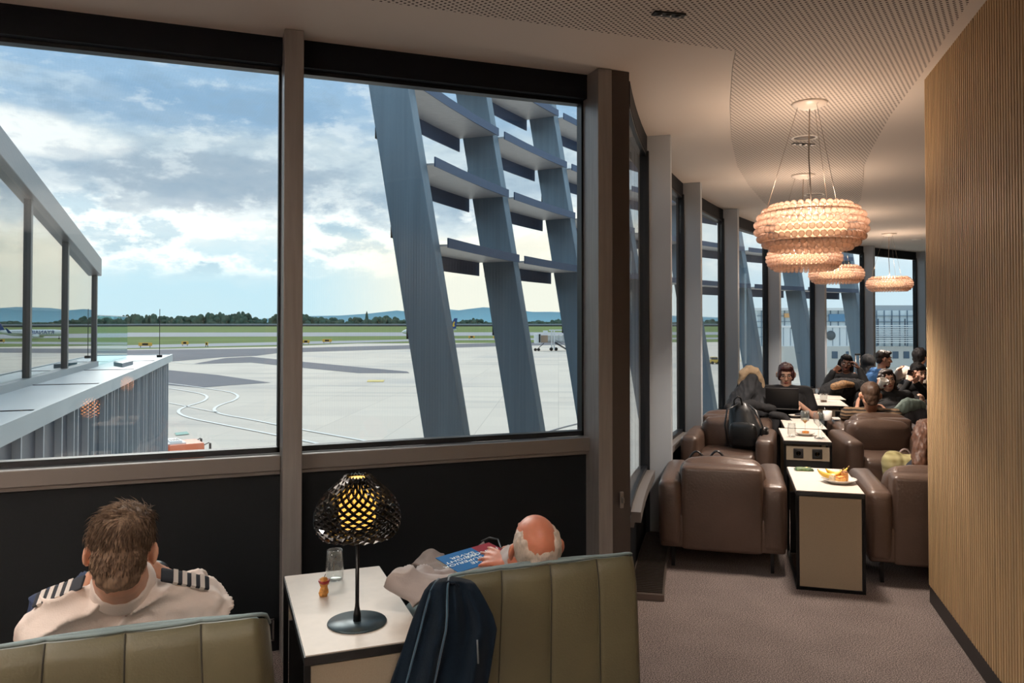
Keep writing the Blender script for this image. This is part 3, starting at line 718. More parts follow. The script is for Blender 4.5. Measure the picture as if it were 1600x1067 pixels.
# ================================================================ JET BRIDGE STANDING ALONE, GROUND THINGS
def cb(mb, px0, py0, px1, py1, Z, dep, mi=0):
    """box standing at distance Z whose near face spans these directions"""
    a = at_d(px0, py1, Z); b = at_d(px1, py0, Z); wd = (px1-px0)/F*Z; ht = b.z-a.z
    c = (a+b)/2; M = Matrix.Translation((c.x, c.y, 0)) @ Matrix.Rotation(R(YAW), 4, 'Z')
    return mb.lohi((-wd/2, 0, a.z), (wd/2, dep, b.z), M, mi)
ZJ = 268.0
M_JB = mm('bridge_white', (214,218,220), .5); M_JG = mm('bridge_grey', (150,154,158), .5)
t = empty('passenger_bridge', at_d(856, 549, ZJ+3), 'white passenger boarding bridge standing alone on the apron with stairs', 'boarding bridge')
t.location.z = ZG
cb(MB(), 835, 521.5, 845, 536.5, ZJ, 5).build('cabin', M_JB, t); cb(MB(), 842, 522, 844.5, 535, ZJ-.3, .4).build('cabin_door', M_DARKMETAL, t)
cb(MB(), 845, 524, 856, 535, ZJ+1, 3.2).build('bellows', mm('bellows', (150,130,112), .8), t)
cb(MB(), 849, 516.5, 856, 521.5, ZJ+1.5, 2).build('roof_unit', M_JB, t)
cb(MB(), 856, 524, 935, 533, ZJ+4, 3).build('tunnel', glass('bridge_glass', (.8,.86,.9), .12, body=(205,212,218), bodyfac=.6), t)
mb = MB()
for x in range(866, 930, 7): cb(mb, x, 523.5, x+.6, 533.5, ZJ+3.9, 3.2)
cb(mb, 856, 533, 935, 535, ZJ+3.8, 3.4); mb.build('tunnel_frame', M_JG, t)
for x in (861, 865): cb(MB(), x, 515, x+2, 546, ZJ+3.5, 1).build('lift_column', M_JB, t)
cb(MB(), 858, 515, 880, 516.6, ZJ+3.5, 1).build('crossbeam', M_JB, t)
mb = MB(); p = at_d(865, 547.6, ZJ+3.8)
for dx in (-.9,.9): mb.lathe([(.6,-.25),(.6,.25)], 12, Matrix.Translation((p.x+dx,p.y,ZG+.6)) @ Matrix.Rotation(R(90),4,'X'))
mb.build('wheel', M_BLACK, t)
mb = MB(); p = at_d(839,546,ZJ+2)
for dx in (-.6,.6): mb.lathe([(.5,-.25),(.5,.25)], 12, Matrix.Translation((p.x+dx,p.y,ZG+.5)) @ Matrix.Rotation(R(90),4,'X'))
mb.tube([p, at_d(850,536,ZJ+2)], .12, 6); mb.build('service_dolly', M_DARKMETAL, t)
mb = MB(); a, b = at_d(868,535.5,ZJ+3), at_d(888,549,ZJ+3); b.z = ZG+.2
mb.tube([a,b], .18, 6); mb.tube([a+Vector((0,0,1)), b+Vector((0,0,1))], .06, 6); mb.tube([a+Vector((.5,1.2,0)), b+Vector((.5,1.2,0))], .18, 6)
for i in range(14):
    q = a.lerp(b, i/13); mb.lohi((q.x-.25,q.y-.1,q.z-.05),(q.x+.6,q.y+1.3,q.z+.05))
mb.build('stairs', M_DARKMETAL, t)
def vehicle(px, py, wpx, ratio, col, label, cat, name, cab=.35, dep=2.0):
    p = at_z(px, py, ZG); Zd = (p-EYE).dot(CROT @ Vector((0,0,-1))); L = wpx/F*Zd; h = L*ratio
    t = empty(name, p, label, cat, rz=R(YAW))
    MB().rbox((0,dep/2,h*.42), (L,dep,h*.45), h*.08, 2).build('body', mm(name+'_paint%s' % (col,), col, .4), t, world=False)
    MB().rbox((-L*.06,dep/2,h*.78), (L*.62,dep*.9,h*.42), h*.12, 2).build('cabin', mm('vehicle_glass', (52,62,72), .15), t, world=False)
    MB().rbox((-L*.06,dep/2,h*.96), (L*.6,dep*.86,h*.08), h*.03, 2).build('roof', mm(name+'_paint%s' % (col,), col, .4), t, world=False)
    for x in (-L*.3, L*.3):
        for y in (.02, dep-.02): MB().lathe([(h*.2,-.12),(h*.2,.12)], 12, Matrix.Translation((x,y,h*.2)) @ Matrix.Rotation(R(90),4,'X')).build('wheel', M_BLACK, t, world=False)
vehicle(1044, 561, 10, .5, (226,228,230), 'small white car on the apron seen through the second curved window', 'car', 'service_car')
vehicle(1118, 569, 16, .7, (214,178,70), 'yellow ground service tractor seen through the third curved window', 'tractor', 'ground_tractor')
vehicle(1246, 566, 22, .62, (40,42,46), 'dark van parked under the far pale passenger bridge', 'van', 'parked_van')
vehicle(895, 556.5, 9, .7, (226,184,60), 'yellow ground equipment cart by the lone boarding bridge', 'cart', 'equipment_cart')
vehicle(1165, 566, 9, .6, (220,190,90), 'yellow cart on the apron seen through the fourth curved window', 'cart', 'baggage_cart')
# fire-orange truck parked below the wing
def truck():
    p = at_d(281, 716, 49.5); p.z = ZG
    t = empty('airport_truck', p, 'orange and white airport truck parked below the wing, cut off by the sill', 'truck', rz=R(14))
    MO = mm('truck_orange', (232,120,78), .45); MW = mm('truck_white', (236,234,230), .4)
    MB().rbox((.2,0,1.55), (2.1,2.2,1.7), .12, 3).build('cab', MO, t, world=False)
    MB().rbox((-.35,.05,2.46), (.75,1.5,.28), .1, 3).build('roof_box', MW, t, world=False)
    mb = MB(); mb.lohi((-.9,-.8,2.40), (.2,.8,2.47)); mb.build('roof_panel', MW, t, world=False)
    MB().lohi((-.5,-.35,2.46),(-.15,.1,2.49)).build('roof_hatch', M_DARKMETAL, t, world=False)
    MB().lohi((1.24,-.85,1.6),(1.27,.85,2.2)).build('windscreen', mm('vehicle_glass', (52,62,72)), t, world=False)
    MB().rbox((-3.1,0,1.6), (4.2,2.3,1.5), .1, 3).build('body', MO, t, world=False)
    MB().lohi((-5.0,-.9,2.35),(-1.2,.9,2.42)).build('deck', MW, t, world=False)
    for y in (-1.1,1.1):
        mb = MB(); mb.tube([(1.2,y*.95,2.25),(1.5,y*1.05,2.4)], .03, 6); mb.rbox((1.55,y*1.08,2.15), (.12,.2,.45), .04, 2); mb.build('mirror', M_BLACK, t, world=False)
        for x in (.3,-2.2,-4.2): MB().lathe([(.5,-.18),(.5,.18)], 16, Matrix.Translation((x,y*.95,.5)) @ Matrix.Rotation(R(90),4,'X')).build('wheel', M_BLACK, t, world=False)
    for k in range(4): MB().lohi((-.62+k*.14,-.5,2.60),(-.54+k*.14,.3,2.615)).build('roof_slot', M_DARKMETAL, t, world=False)
truck()

# ================================================================ TERMINAL BEYOND THE CURVED WINDOWS
ZT = 172.0
t = empty('terminal_building', (at_d(1320,578,ZT).x, at_d(1320,578,ZT).y, ZG), 'pale blue glazed terminal building far outside the curved windows', 'building')
M_TW = mm('terminal_wall', (236,240,242), .6); M_TB = mm('terminal_blue', (96,150,190), .2); M_TG = mm('terminal_glass', (220,234,240), .15, var=.1, vs=.4)
M_TC = mm('terminal_concrete', (216,216,212), .8)
cb(MB(), 1183, 541, 1520, 580, ZT, 12).build('base_storey', M_TC, t)
cb(MB(), 1183, 485, 1520, 541, ZT+.6, 12).build('glass_front', M_TG, t)
cb(MB(), 1178, 481, 1350, 485, ZT-.6, 14).build('parapet', M_TW, t); cb(MB(), 1366, 477, 1520, 487, ZT+2, 9).build('roof_plant', mm('plant_grey', (176,184,190), .6), t)
mb = MB()
for x in range(1190, 1520, 12): cb(mb, x, 485, x+.8, 541, ZT+.3, .5)
for y in (493, 502, 511, 526, 541): cb(mb, 1183, y, 1520, y+.7, ZT+.2, .5)
mb.build('glazing_bars', mm('bar_blue', (108,134,154), .5), t)
cb(MB(), 1296, 490.5, 1320, 502, ZT+.1, .6).build('blue_panel', M_TB, t); cb(MB(), 1226, 489.5, 1247, 496, ZT+.1, .6).build('orange_panel', mm('terminal_orange', (228,176,120), .6), t)
mb = MB()
for i in range(9): cb(mb, 1366, 508+i*3.3, 1520, 509.3+i*3.3, ZT-2.2, .4)
mb.build('sun_louvres', M_TW, t)
mb = MB()
for x in range(1372, 1520, 21): cb(mb, x, 498, x+1.2, 540, ZT-1.8, .3)
mb.build('louvre_posts', mm('bar_dark', (74,92,110), .5), t)
for x in (1300,1322,1380,1395,1412,1428): cb(MB(), x, 549, x+9, 560, ZT-.1, .4).build('window', mm('terminal_window', (70,98,122), .15), t)
ZP = 150.0
t = empty('pier_bridge', (at_d(1280,566,ZP).x, at_d(1280,566,ZP).y, ZG), 'boxy white passenger bridge in front of the far terminal', 'boarding bridge')
cb(MB(), 1218, 511, 1338, 541, ZP, 5).build('tunnel', mm('pier_white', (226,236,242), .5), t)
cb(MB(), 1216, 509, 1340, 511.5, ZP-.3, 5.6).build('roof', M_TW, t)
mb = MB()
for x in range(1224, 1338, 11): cb(mb, x, 512, x+.6, 540, ZP-.1, .3)
mb.build('panel_joint', mm('bar_blue', (108,134,154)), t)
for x in (1220, 1270, 1330): cb(MB(), x, 541, x+4, 566+15, ZP+1, 1).build('support_post', M_TC, t)
MB().lathe([(.9,0),(.9,.1),(0,.1)], 20, Matrix.Translation(at_d(1298,524,ZP-.1)) @ Matrix.Rotation(R(YAW),4,'Z') @ Matrix.Rotation(R(90),4,'X')).build('round_sign', mm('sign_grey', (84,96,104), .5), t)
# ================================================================ FURNITURE
M_OLIVE = mm('olive_leather', (82,77,56), .5, var=.12, vs=5, bump=.12, bs=160)
M_TEAL = mm('teal_fabric', (120,136,138), .8, bump=.1, bs=300)
M_SEAM = mm('seam_dark', (36,33,24), .8)
M_BROWN = mm('brown_leather', (82,64,54), .36, var=.16, vs=4, bump=.18, bs=70, coat=.12)
M_LAM = mm('pale_laminate', (214,203,192), .42, var=.03, vs=30)
M_BEIGE = mm('beige_linen', (160,146,126), .8, var=.06, vs=220, bump=.06, bs=400)
def green_chair(x0, x1, yb, label):
    w = (x1-x0)/2; cx = (x0+x1)/2
    t = empty('lounge_chair', (cx, yb, 0), label, 'armchair')
    ht = .80; rc = .055
    def back(u, v):
        x = (u*2-1); ax = abs(x)
        X = x*w
        e = max(0, ax*w-(w-rc))/rc
        top = ht-rc*(1-math.sqrt(max(0, 1-min(1,e)**2)))
        z = .13+(top-.13)*v
        bul = .010*math.sqrt(abs(math.sin(math.pi*4*u)))
        y = -bul + .07*max(0, (ax-.86)/.14)**2 + .10*(1-v)*0 + .03*(v-1)*-1*0
        y += .05*max(0, v-.9)/.1*.35 + .02*(1-v)
        X *= 1+.16*(1-v)**1.0*(1-.35*(1-v))
        return (X, y, z)
    mb = MB(); mb.grid(back, 80, 14); o = mb.build('back_shell', M_OLIVE, t, world=False, mods=solid(.035, 0, -1))
    fix_normals(o)
    mb = MB()                                             # inner padded back with the wings
    def fb(p):
        k = sm(-.05,.30,p.z); p.y = p.y*(1-.72*k)-.030*k+.02; return p
    mb.rbox((0,.105,.47), (2*w-.03,.13,.62), .05, 4, puff=.015, fn=fb); mb.build('back_cushion', M_TEAL, t, world=False)
    pts = []
    for i in range(61):
        p = back(i/60, 1.0); pts.append((p[0], p[1]+.012, p[2]+.006))
    MB().tube(pts, .0055, 8).build('piping', M_TEAL, t, world=False)
    for k in (1,2,3):
        pts = [Vector(back(k/4, v/14))+Vector((0,-.0015,0)) for v in range(15)]
        MB().tube(pts, .0022, 5).build('seam', M_SEAM, t, world=False)
    for sx in (-1,1):
        def fn(p, sx=sx):
            p.z += -.10*sm(-.1,.35,p.y)+ (.03 if p.y < -.2 else 0); return p
        mb = MB(); mb.rbox((sx*(w-.055),.42,.36), (.10,.62,.46), .045, 4, fn=fn); mb.build('arm_wing', M_TEAL, t, world=False)
        for y in (.08,.66): MB().tube([(sx*(w-.07),y,0),(sx*(w-.09),y,.14)], [.014,.02], 10).build('leg', M_BLACK, t, world=False)
    MB().rbox((0,.42,.19), (2*w-.12,.62,.14), .03, 3).build('seat_base', M_OLIVE, t, world=False)
    MB().rbox((0,.45,.34), (2*w-.20,.58,.16), .05, 4, puff=.02).build('seat_cushion', M_TEAL, t, world=False)
    return t
c1 = at_z(992,866,.80); c2 = at_z(412,962,.80)
GYR = c1.y; GXR = c1.x; GYL = c2.y; GXL = c2.x
green_chair(GXR-.66, GXR+.02, GYR-.02, 'olive green lounge chair on the right with a dark jacket over its corner')
green_chair(GXL-.70, GXL+.02, GYL-.02, 'olive green lounge chair at the left edge where the pilot sits')

TW, TD, TH = .385, .80, .59
def side_table(label, cat='table'):
    t = empty('side_table', (0,0,0), label, cat, 'pale topped side tables with black frames')
    mb = MB(); mb.lohi((-TW/2,-TD/2,TH-.030),(TW/2,TD/2,TH-.004)); mb.build('table_edge', M_BLACK, t, world=False)
    MB().lohi((-TW/2+.004,-TD/2+.004,TH-.004),(TW/2-.004,TD/2-.004,TH)).build('tabletop', M_LAM, t, world=False)
    for sx in (-1,1):
        for sy in (-1,1):
            MB().lohi((sx*(TW/2-.009)-.009, sy*(TD/2-.009)-.009, 0),(sx*(TW/2-.009)+.009, sy*(TD/2-.009)+.009, TH-.03)).build('leg', M_BLACKM, t, world=False)
        MB().lohi((sx*(TW/2-.009)-.009,-TD/2+.018,.0),(sx*(TW/2-.009)+.009,TD/2-.018,.018)).build('side_rail', M_BLACKM, t, world=False)
    for sy in (-1,1): MB().lohi((-TW/2+.018,sy*(TD/2-.009)-.009,0),(TW/2-.018,sy*(TD/2-.009)+.009,.018)).build('cross_rail', M_BLACKM, t, world=False)
    MB().lohi((-TW/2+.020,-TD/2+.004,.02),(TW/2-.020,-TD/2+.018,TH-.034)).build('end_panel', M_BEIGE, t, world=False)
    # the other end: socket strip above a dark opening
    st = MB().lohi((-TW/2+.020,TD/2-.02,TH-.165),(TW/2-.020,TD/2-.004,TH-.05)).build('socket_strip', M_BEIGE, t, world=False)
    for sx in (-1,1):
        s = MB(); s.rbox((sx*.075,TD/2-.002,TH-.106), (.08,.012,.082), .004, 2); s.lathe([(.019,.0),(.019,.004),(.022,.004),(.022,0)], 20, Matrix.Translation((sx*.075,TD/2+.004,TH-.106)) @ Matrix.Rotation(R(-90),4,'X')); so_ = s.build('socket', M_BLACK, st, world=False)
        for dx in (-.009,.009): MB().lathe([(0,.006),(.0025,.006),(.0025,0)], 8, Matrix.Translation((sx*.075+dx*0,TD/2+.004,TH-.106+dx)) @ Matrix.Rotation(R(-90),4,'X')).build('socket_contact', mm('brass', (190,150,90), .3, .9), so_, world=False)
    MB().lohi((-TW/2+.020,TD/2-.03,.02),(TW/2-.020,TD/2-.022,TH-.17)).build('opening_shade', M_BLACK, t, world=False)  # black sheet stands for the shade inside the open end
    return t
tb = side_table('side table between the green chairs carrying the black lamp')
a_ = at_z(443,900,TH); tb.location = (a_.x+TW/2, a_.y-TD/2, 0); TB0 = tb.location.copy()
tabs = []
def place_table(a, b, flip, label):
    t = copy_tree(tb); p = gw(a, b); t.location = (p.x, p.y, 0); t.rotation_euler = (0,0,GA+(math.pi if flip else 0)); t['label'] = label; tabs.append(t); return t
f1 = at_z(1245,766,TH); f1r = at_z(1350.6,771.8,TH); m1 = (f1+f1r)/2
def togroup(v): return (GC*v.x-GS*v.y, GS*v.x+GC*v.y)
ga, gb_ = togroup(m1); T1 = (ga, gb_+TD/2); place_table(ga, gb_+TD/2, False, 'nearest side table of the brown chairs, full linen end panel, fruit plate on top')
f2 = (at_z(1224,687.4,TH)+at_z(1301,691,TH))/2; ga2, gb2 = togroup(f2); T2 = (ga2, gb2+TD/2); place_table(ga2, gb2+TD/2, True, 'side table with two sockets and wine glasses, behind the fruit table')
T3 = (ga2+.06, gb2+TD*1.5+.03); place_table(T3[0], T3[1], False, 'side table carrying the plain mug, touching the wine glass table')
f4 = at_z(1269.3,633,TH); ga4, gb4 = togroup(f4); T4 = (ga4+TW/2+.03, gb4+TD/2); place_table(T4[0], T4[1], True, 'far side table with sockets and one whisky tumbler')
T5 = (T4[0]+.08, T4[1]+TD+.03); place_table(T5[0], T5[1], False, 'farthest side table, just behind the whisky tumbler table')

def brown_chair(label):
    W, D = .80, .82
    t = empty('armchair', (0,0,0), label, 'armchair', 'brown leather armchairs')
    # origin: floor under the middle of the chair; it faces +y
    MB().rbox((0,.0,.255), (W-.02,D-.02,.23), .02, 3).build('base', M_BROWN, t, world=False)
    for sx in (-1,1):
        def fn(p, sx=sx):
            r = noise.noise(Vector((p.x*9+sx*3,p.y*7,p.z*9)))*.006; p.z += r; p.x += r*.6
            return p
        mb = MB(); mb.rbox((sx*(W/2-.075),.0,.375), (.15,D,.45), .045, 5, puff=.012, fn=fn); arm = mb.build('arm', M_BROWN, t, world=False)
        MB().tube([(sx*(W/2-.012)-sx*.012,-D/2+.05,.565),(sx*(W/2-.02),-D/2+.2,.572),(sx*(W/2-.02),D/2-.06,.572)], .0035, 6).build('arm_seam', mm('brown_seam', (56,44,38), .6), arm, world=False)
        for sy in (-1,1): MB().lohi((sx*(W/2-.09)-.011,sy*(D/2-.07)-.011,0),(sx*(W/2-.09)+.011,sy*(D/2-.07)+.011,.15)).build('leg', M_BLACKM, t, world=False)
    MB().rbox((0,-D/2+.085,.415), (W-.29,.17,.57), .03, 4, puff=.006).build('backrest', M_BROWN, t, world=False)
    def fc(p): 
        p.y += .012*math.sin(p.x*38)*sm(-.1,.2,p.z)*.5+noise.noise(Vector((p.x*8,p.z*8,1)))*.012; return p
    MB().rbox((0,-D/2+.225,.545), (W-.29,.16,.33), .06, 5, puff=.03, fn=fc).build('back_cushion', M_BROWN, t, world=False)
    def fs(p):
        p.z += noise.noise(Vector((p.x*7,p.y*7,4)))*.010; return p
    MB().rbox((0,.10,.375), (W-.30,D-.24,.14), .05, 5, puff=.018, fn=fs).build('seat_cushion', M_BROWN, t, world=False)
    return t
bc = brown_chair('nearest brown armchair, back to the room, beside the curved window grille')
BCH = []
def place_chair(a, b, rot, label, first=False):
    t = bc if first else copy_tree(bc); p = gw(a, b); t.location = (p.x, p.y, 0); t.rotation_euler = (0,0,GA+R(rot)); t.scale = (1,1,.95); t['label'] = label; BCH.append(t); return t
CA_ = (T1[0]-.625, 5.62); CB_ = (T1[0]+.635, 5.62)
place_chair(CA_[0], CA_[1], 0, 'nearest brown armchair left of the fruit table, seen from its back', True)
place_chair(CB_[0], CB_[1], 0, 'brown armchair right of the fruit table, half hidden by the slatted wall')
CC_ = (T2[0]-.635, 7.60); CD_ = (T2[0]+.70, 7.72)
place_chair(CC_[0], CC_[1], 175, 'brown armchair with the black backpack on its seat, facing the camera')
place_chair(CD_[0], CD_[1], 184, 'empty brown armchair facing the camera right of the wine glass table')
# third row (backs to the second row) and the ones the far people sit in
CE_ = (T3[0]-.68, 8.52); place_chair(CE_[0], CE_[1], -4, 'brown armchair back to back with the backpack chair, dark clothes on it')
CF_ = (T3[0]+.72, 8.66); place_chair(CF_[0], CF_[1], 2, 'brown armchair of the man in the striped sweater, back to the camera')
CG_ = (.56, 9.95); place_chair(CG_[0], CG_[1], 178, 'brown armchair by the window where the laptop woman sits')
CH_ = (T4[0]+.78, 10.72); place_chair(CH_[0], CH_[1], 182, 'brown armchair of the woman drinking from the mug')
CI_ = (1.66, 12.65); place_chair(CI_[0], CI_[1], 176, 'far brown armchair of the hooded woman with braids')
CJ_ = (2.75, 11.75); place_chair(CJ_[0], CJ_[1], 190, 'far brown armchair of the woman holding a phone')

# ---------------------------------------------------------------- chandeliers
m = bpy.data.materials.new('glass_ball'); m.use_nodes = True; g = NG(m.node_tree)
geo = g.n('ShaderNodeNewGeometry'); dd = g.n('ShaderNodeVectorMath', {0: geo.outputs['Normal'], 1: geo.outputs['Incoming']}, operation='DOT_PRODUCT').outputs['Value']; ad = g.m('ABSOLUTE', dd)
tint = g.ramp(ad, [(0, (.20,.13,.10)), (.40, (.68,.53,.45)), (.7, (1,.95,.91))])
tr = g.n('ShaderNodeBsdfTransparent', {0: tint}).outputs[0]
df = g.n('ShaderNodeBsdfTranslucent', {0: lin((255,230,214))}).outputs[0]; d2_ = g.n('ShaderNodeBsdfDiffuse', {0: lin((255,232,218))}).outputs[0]
s1_ = g.n('ShaderNodeMixShader', {0: .5, 1: df, 2: d2_}).outputs[0]
s2_ = g.n('ShaderNodeMixShader', {0: .42, 1: tr, 2: s1_}).outputs[0]
gl = g.n('ShaderNodeBsdfGlossy', {'Roughness': .05}).outputs[0]
fr = g.m('MULTIPLY_ADD', g.m('POWER', g.m('SUBTRACT', 1.0, ad), 3.0), .55, .06)
g.nt.links.new(g.n('ShaderNodeMixShader', {0: fr, 1: s2_, 2: gl}).outputs[0], g.n('ShaderNodeOutputMaterial').inputs[0]); M_BALL = m
M_LAMPW = mm('lamp_glow', (255,214,170), .5, emit=1.6, ecol=(255,206,160))
M_WIRE = mm('steel_wire', (150,140,132), .3, .9); M_CANOPY = mm('canopy_white', (232,222,212), .35)
def chandelier(px, py, cz, dia, hgt, label, near=False):
    top = at_z(px, py, H); t = empty('chandelier', (top.x, top.y, cz), label, 'chandelier', 'glass ball chandeliers over the lounge')
    rot = rr.random()
    R0 = dia/2; br = .0205
    # ring rows
    rows = 8; pos = []
    for i in range(rows):
        ph = -1.15+2.3*i/(rows-1)
        r = R0-hgt*.52+hgt*.52*math.cos(ph)-br; z = math.sin(ph)/math.sin(1.15)*(hgt/2-br)
        n = int(2*math.pi*r/(br*2.02))
        for k in range(n):
            a = 2*math.pi*(k+.5*(i%2))/n+rot; pos.append(Vector((r*math.cos(a), r*math.sin(a), z)))
    cam_l = Vector((EYE.x-top.x, EYE.y-top.y, EYE.z-cz))
    tpl = MB().ell((0,0,0), (br,br,br), u=14 if near else 9, v=8 if near else 6)
    if near:
        pos.sort(key=lambda p: (p-cam_l).length)
        tm = tpl.mesh('glass_ball'); tm.materials.append(M_BALL)
        for p in pos[:100]:
            o = bpy.data.objects.new('glass_ball', tm); COL.objects.link(o); o.parent = t; o.location = p
        pos = pos[100:]
    mb = MB()
    for p in pos: mb.add([Vector(v)+p for v in tpl.v], tpl.f, True)
    tag(mb.build('glass_balls', M_BALL, t, world=False), kind='stuff')
    mb = MB(); mb.lathe([(R0-.075,hgt*.30),(R0-.07,hgt*.30),(R0-.07,hgt*.33),(R0-.075,hgt*.33)], 40, closed=True); mb.lathe([(R0-.075,-hgt*.30),(R0-.07,-hgt*.30),(R0-.07,-hgt*.33),(R0-.075,-hgt*.33)], 40, closed=True); mb.build('ring', M_WIRE, t, world=False)
    MB().lathe([(0,-.045),(R0*.5,-.04),(R0*.62,-.015),(R0*.62,.015),(R0*.5,.04),(0,.045)], 32).build('lamp_diffuser', M_LAMPW, t, world=False)
    for k in range(3):
        a = 2*math.pi*k/3+.4; MB().tube([((R0-.075)*math.cos(a),(R0-.075)*math.sin(a),hgt*.3),(.07*math.cos(a),.07*math.sin(a),H-cz-.02)], .0016, 5).build('suspension_wire', M_WIRE, t, world=False)
    MB().tube([(0,0,.04),(.015,.01,.2),(-.01,.0,.45),(0,0,H-cz-.02)], .0045, 6).build('power_cable', M_WIRE, t, world=False)
    MB().lathe([(0,H-cz-.045),(.05,H-cz-.04),(.10,H-cz-.018),(.115,H-cz)], 32).build('canopy', M_CANOPY, t, world=False)
    return t
CHP = [chandelier(1265,160,2.20,.70,.30,'nearest and largest looking glass ball chandelier over the fruit table', True),
       chandelier(1255,273,2.20,.70,.24,'glass ball chandelier second from the front, overlapped by the nearest one'),
       chandelier(1306,336,2.22,.70,.24,'glass ball chandelier third from the front, hanging to the right'),
       chandelier(1389,365,2.20,.70,.24,'farthest glass ball chandelier, alone beside the slatted wall')]
# ---------------------------------------------------------------- table lamp
def table_lamp(loc, label):
    t = empty('table_lamp', loc, label, 'table lamp', 'black perforated table lamps')
    MB().lathe([(0,0),(.097,0),(.099,.003),(.097,.007),(0,.008)], 48).build('base', mm('lamp_base', (58,72,78), .35, .5), t, world=False)
    MB().lathe([(.0,.006),(.0135,.008),(.0125,.03),(.0075,.055),(.0066,.07),(.0066,.36),(0,.36)], 20).build('stem', M_BLACKM, t, world=False)
    prof = [(.041,.490),(.062,.468),(.092,.442),(.115,.418),(.129,.394),(.1365,.370),(.138,.348),(.136,.328),(.129,.310),(.117,.296)]
    def pr(v):
        f = v*(len(prof)-1); i = min(int(f), len(prof)-2); f -= i
        return (prof[i][0]*(1-f)+prof[i+1][0]*f, prof[i][1]*(1-f)+prof[i+1][1]*f)
    NR, NC = 18, 24; vs = []; fs = []
    for i in range(NR+1):
        r, z = pr(i/NR)
        for k in range(NC):
            a = 2*math.pi*(k+.5*(i%2))/NC; vs.append((r*math.cos(a), r*math.sin(a), z))
    for i in range(NR-1):
        for k in range(NC):
            a = i*NC+k; o = 0 if i%2 else -1
            l = (i+1)*NC+(k+o) % NC; r_ = (i+1)*NC+(k+o+1) % NC
            fs.append((a, l, (i+2)*NC+k, r_))
    def wf(o):
        w_ = o.modifiers.new('w', 'WIREFRAME'); w_.thickness = .0150; w_.use_even_offset = False; w_.use_boundary = True; w_.use_replace = True
    mb = MB(); mb.add(vs, fs); o = mb.build('shade', mm('lamp_black_gloss', (9,9,10), .12, coat=.6), t, world=False, mods=wf)
    MB().lathe([(.040,.490),(.043,.490),(.043,.483),(.040,.483)], 32, closed=True).build('shade_rim', mm('lamp_black_gloss', (9,9,10)), t, world=False)
    MB().lathe([(0,.315),(.042,.318),(.058,.335),(.062,.37),(.060,.41),(.050,.445),(.039,.47),(.034,.485),(0,.486)], 32).build('diffuser', mm('lamp_opal', (255,205,110), .5, emit=1.35, ecol=(255,190,84)), t, world=False)
    return t
lp = at_z(558,973,TH); LAMP = table_lamp((lp.x, lp.y, TH), 'black perforated table lamp glowing on the side table between the green chairs')
# the two lamps that the window glass mirrors, standing behind the camera's left
for i, (x, y) in enumerate(((-.86,1.72),(-.86,-.75))):
    tt = copy_tree(tb); tt.location = (x-.1, y-.1, 0); tt['label'] = 'side table off to the left under the %s mirrored lamp' % ('larger', 'smaller')[i]
    l = copy_tree(LAMP)
    for ch in l.children:
        if ch.name.startswith('diffuser'): ch.material_slots[0].link = 'OBJECT'; ch.material_slots[0].material = mm('lamp_opal_bright', (255,190,100), .5, emit=13, ecol=(255,150,70))
    l.location = (x, y, TH); l['label'] = 'black lamp off to the left, the %s orange reflection in the window' % ('larger lower', 'smaller upper')[i]
# ================================================================ PEOPLE
PS = 1.13
def ik(a, b, l1, l2, pole):
    d = b-a; L = min(d.length, (l1+l2)*.995); L = max(L, abs(l1-l2)*1.02+1e-4); d.normalize()
    x = (l1*l1-l2*l2+L*L)/(2*L); h = math.sqrt(max(0, l1*l1-x*x)); p = pole-d*pole.dot(d)
    if p.length < 1e-5: p = Vector((0,0,1))
    return a+d*x+p.normalized()*h, a+d*L
def hand(mb, w, d, n, S, side=1, curl=.5, spread=.0, thumb=.6):
    """palm, four fingers of different lengths, thumb from the side of the palm"""
    d = d.normalized(); n = (n-d*n.dot(d)).normalized(); t = d.cross(n).normalized()*side      # t: thumb side
    k = S
    for i in range(4):
        o = (.027-.018*i)*k
        mb.cap(w+d*.012*k+t*o*.6, w+d*(.086-.004*abs(i-1))*k+t*o, .0125*k, .0105*k, 8)
    mb.cap(w-d*.02*k, w+d*.02*k, .021*k, .022*k, 8)
    for i, L in enumerate((.068,.078,.072,.056)):
        o = (.0285-.019*i)*k; p = w+d*(.088-.004*abs(i-1))*k+t*o; a = curl*(.35+.06*i); q = p; dr = d+t*(spread*(1.5-i)*.12)
        for j, (f, r0, r1) in enumerate(((.46,.0095,.0088),(.30,.0088,.0080),(.24,.0080,.0066))):
            dd = (dr*math.cos(a)+n*math.sin(a)).normalized(); e = q+dd*L*f*k; mb.cap(q, e, r0*k, r1*k, 8); q = e; a += curl*(.75 if j == 0 else .5)
    q = w+d*.022*k+t*.026*k; dd = (d*.62+t*.72+n*.25*thumb).normalized()
    e = q+dd*.042*k; mb.cap(q, e, .0135*k, .0105*k, 8); dd = (d*.9+t*.25+n*.5*thumb).normalized(); e2 = e+dd*.032*k; mb.cap(e, e2, .0105*k, .009*k, 8); dd = (d*.95+n*.7*thumb).normalized(); mb.cap(e2, e2+dd*.022*k, .009*k, .007*k, 8)
M_SKIN = mm('skin', (214,160,132), .5, var=.07, vs=30, sub=.12)
M_SKINP = mm('skin_ruddy', (208,132,104), .45, var=.10, vs=22, sub=.12)
M_SKINF = mm('skin_fair', (226,180,156), .5, sub=.12); M_SKIND = mm('skin_dark', (92,60,46), .45, sub=.08)
M_EYE = mm('eye_white', (228,222,216), .3); M_IRIS = mm('eye_dark', (38,26,20), .2); M_LIPS = mm('lips', (168,84,78), .45); M_LIPD = mm('lips_dark', (120,62,56), .45)
M_BROW = mm('brow_dark', (48,34,28), .8)
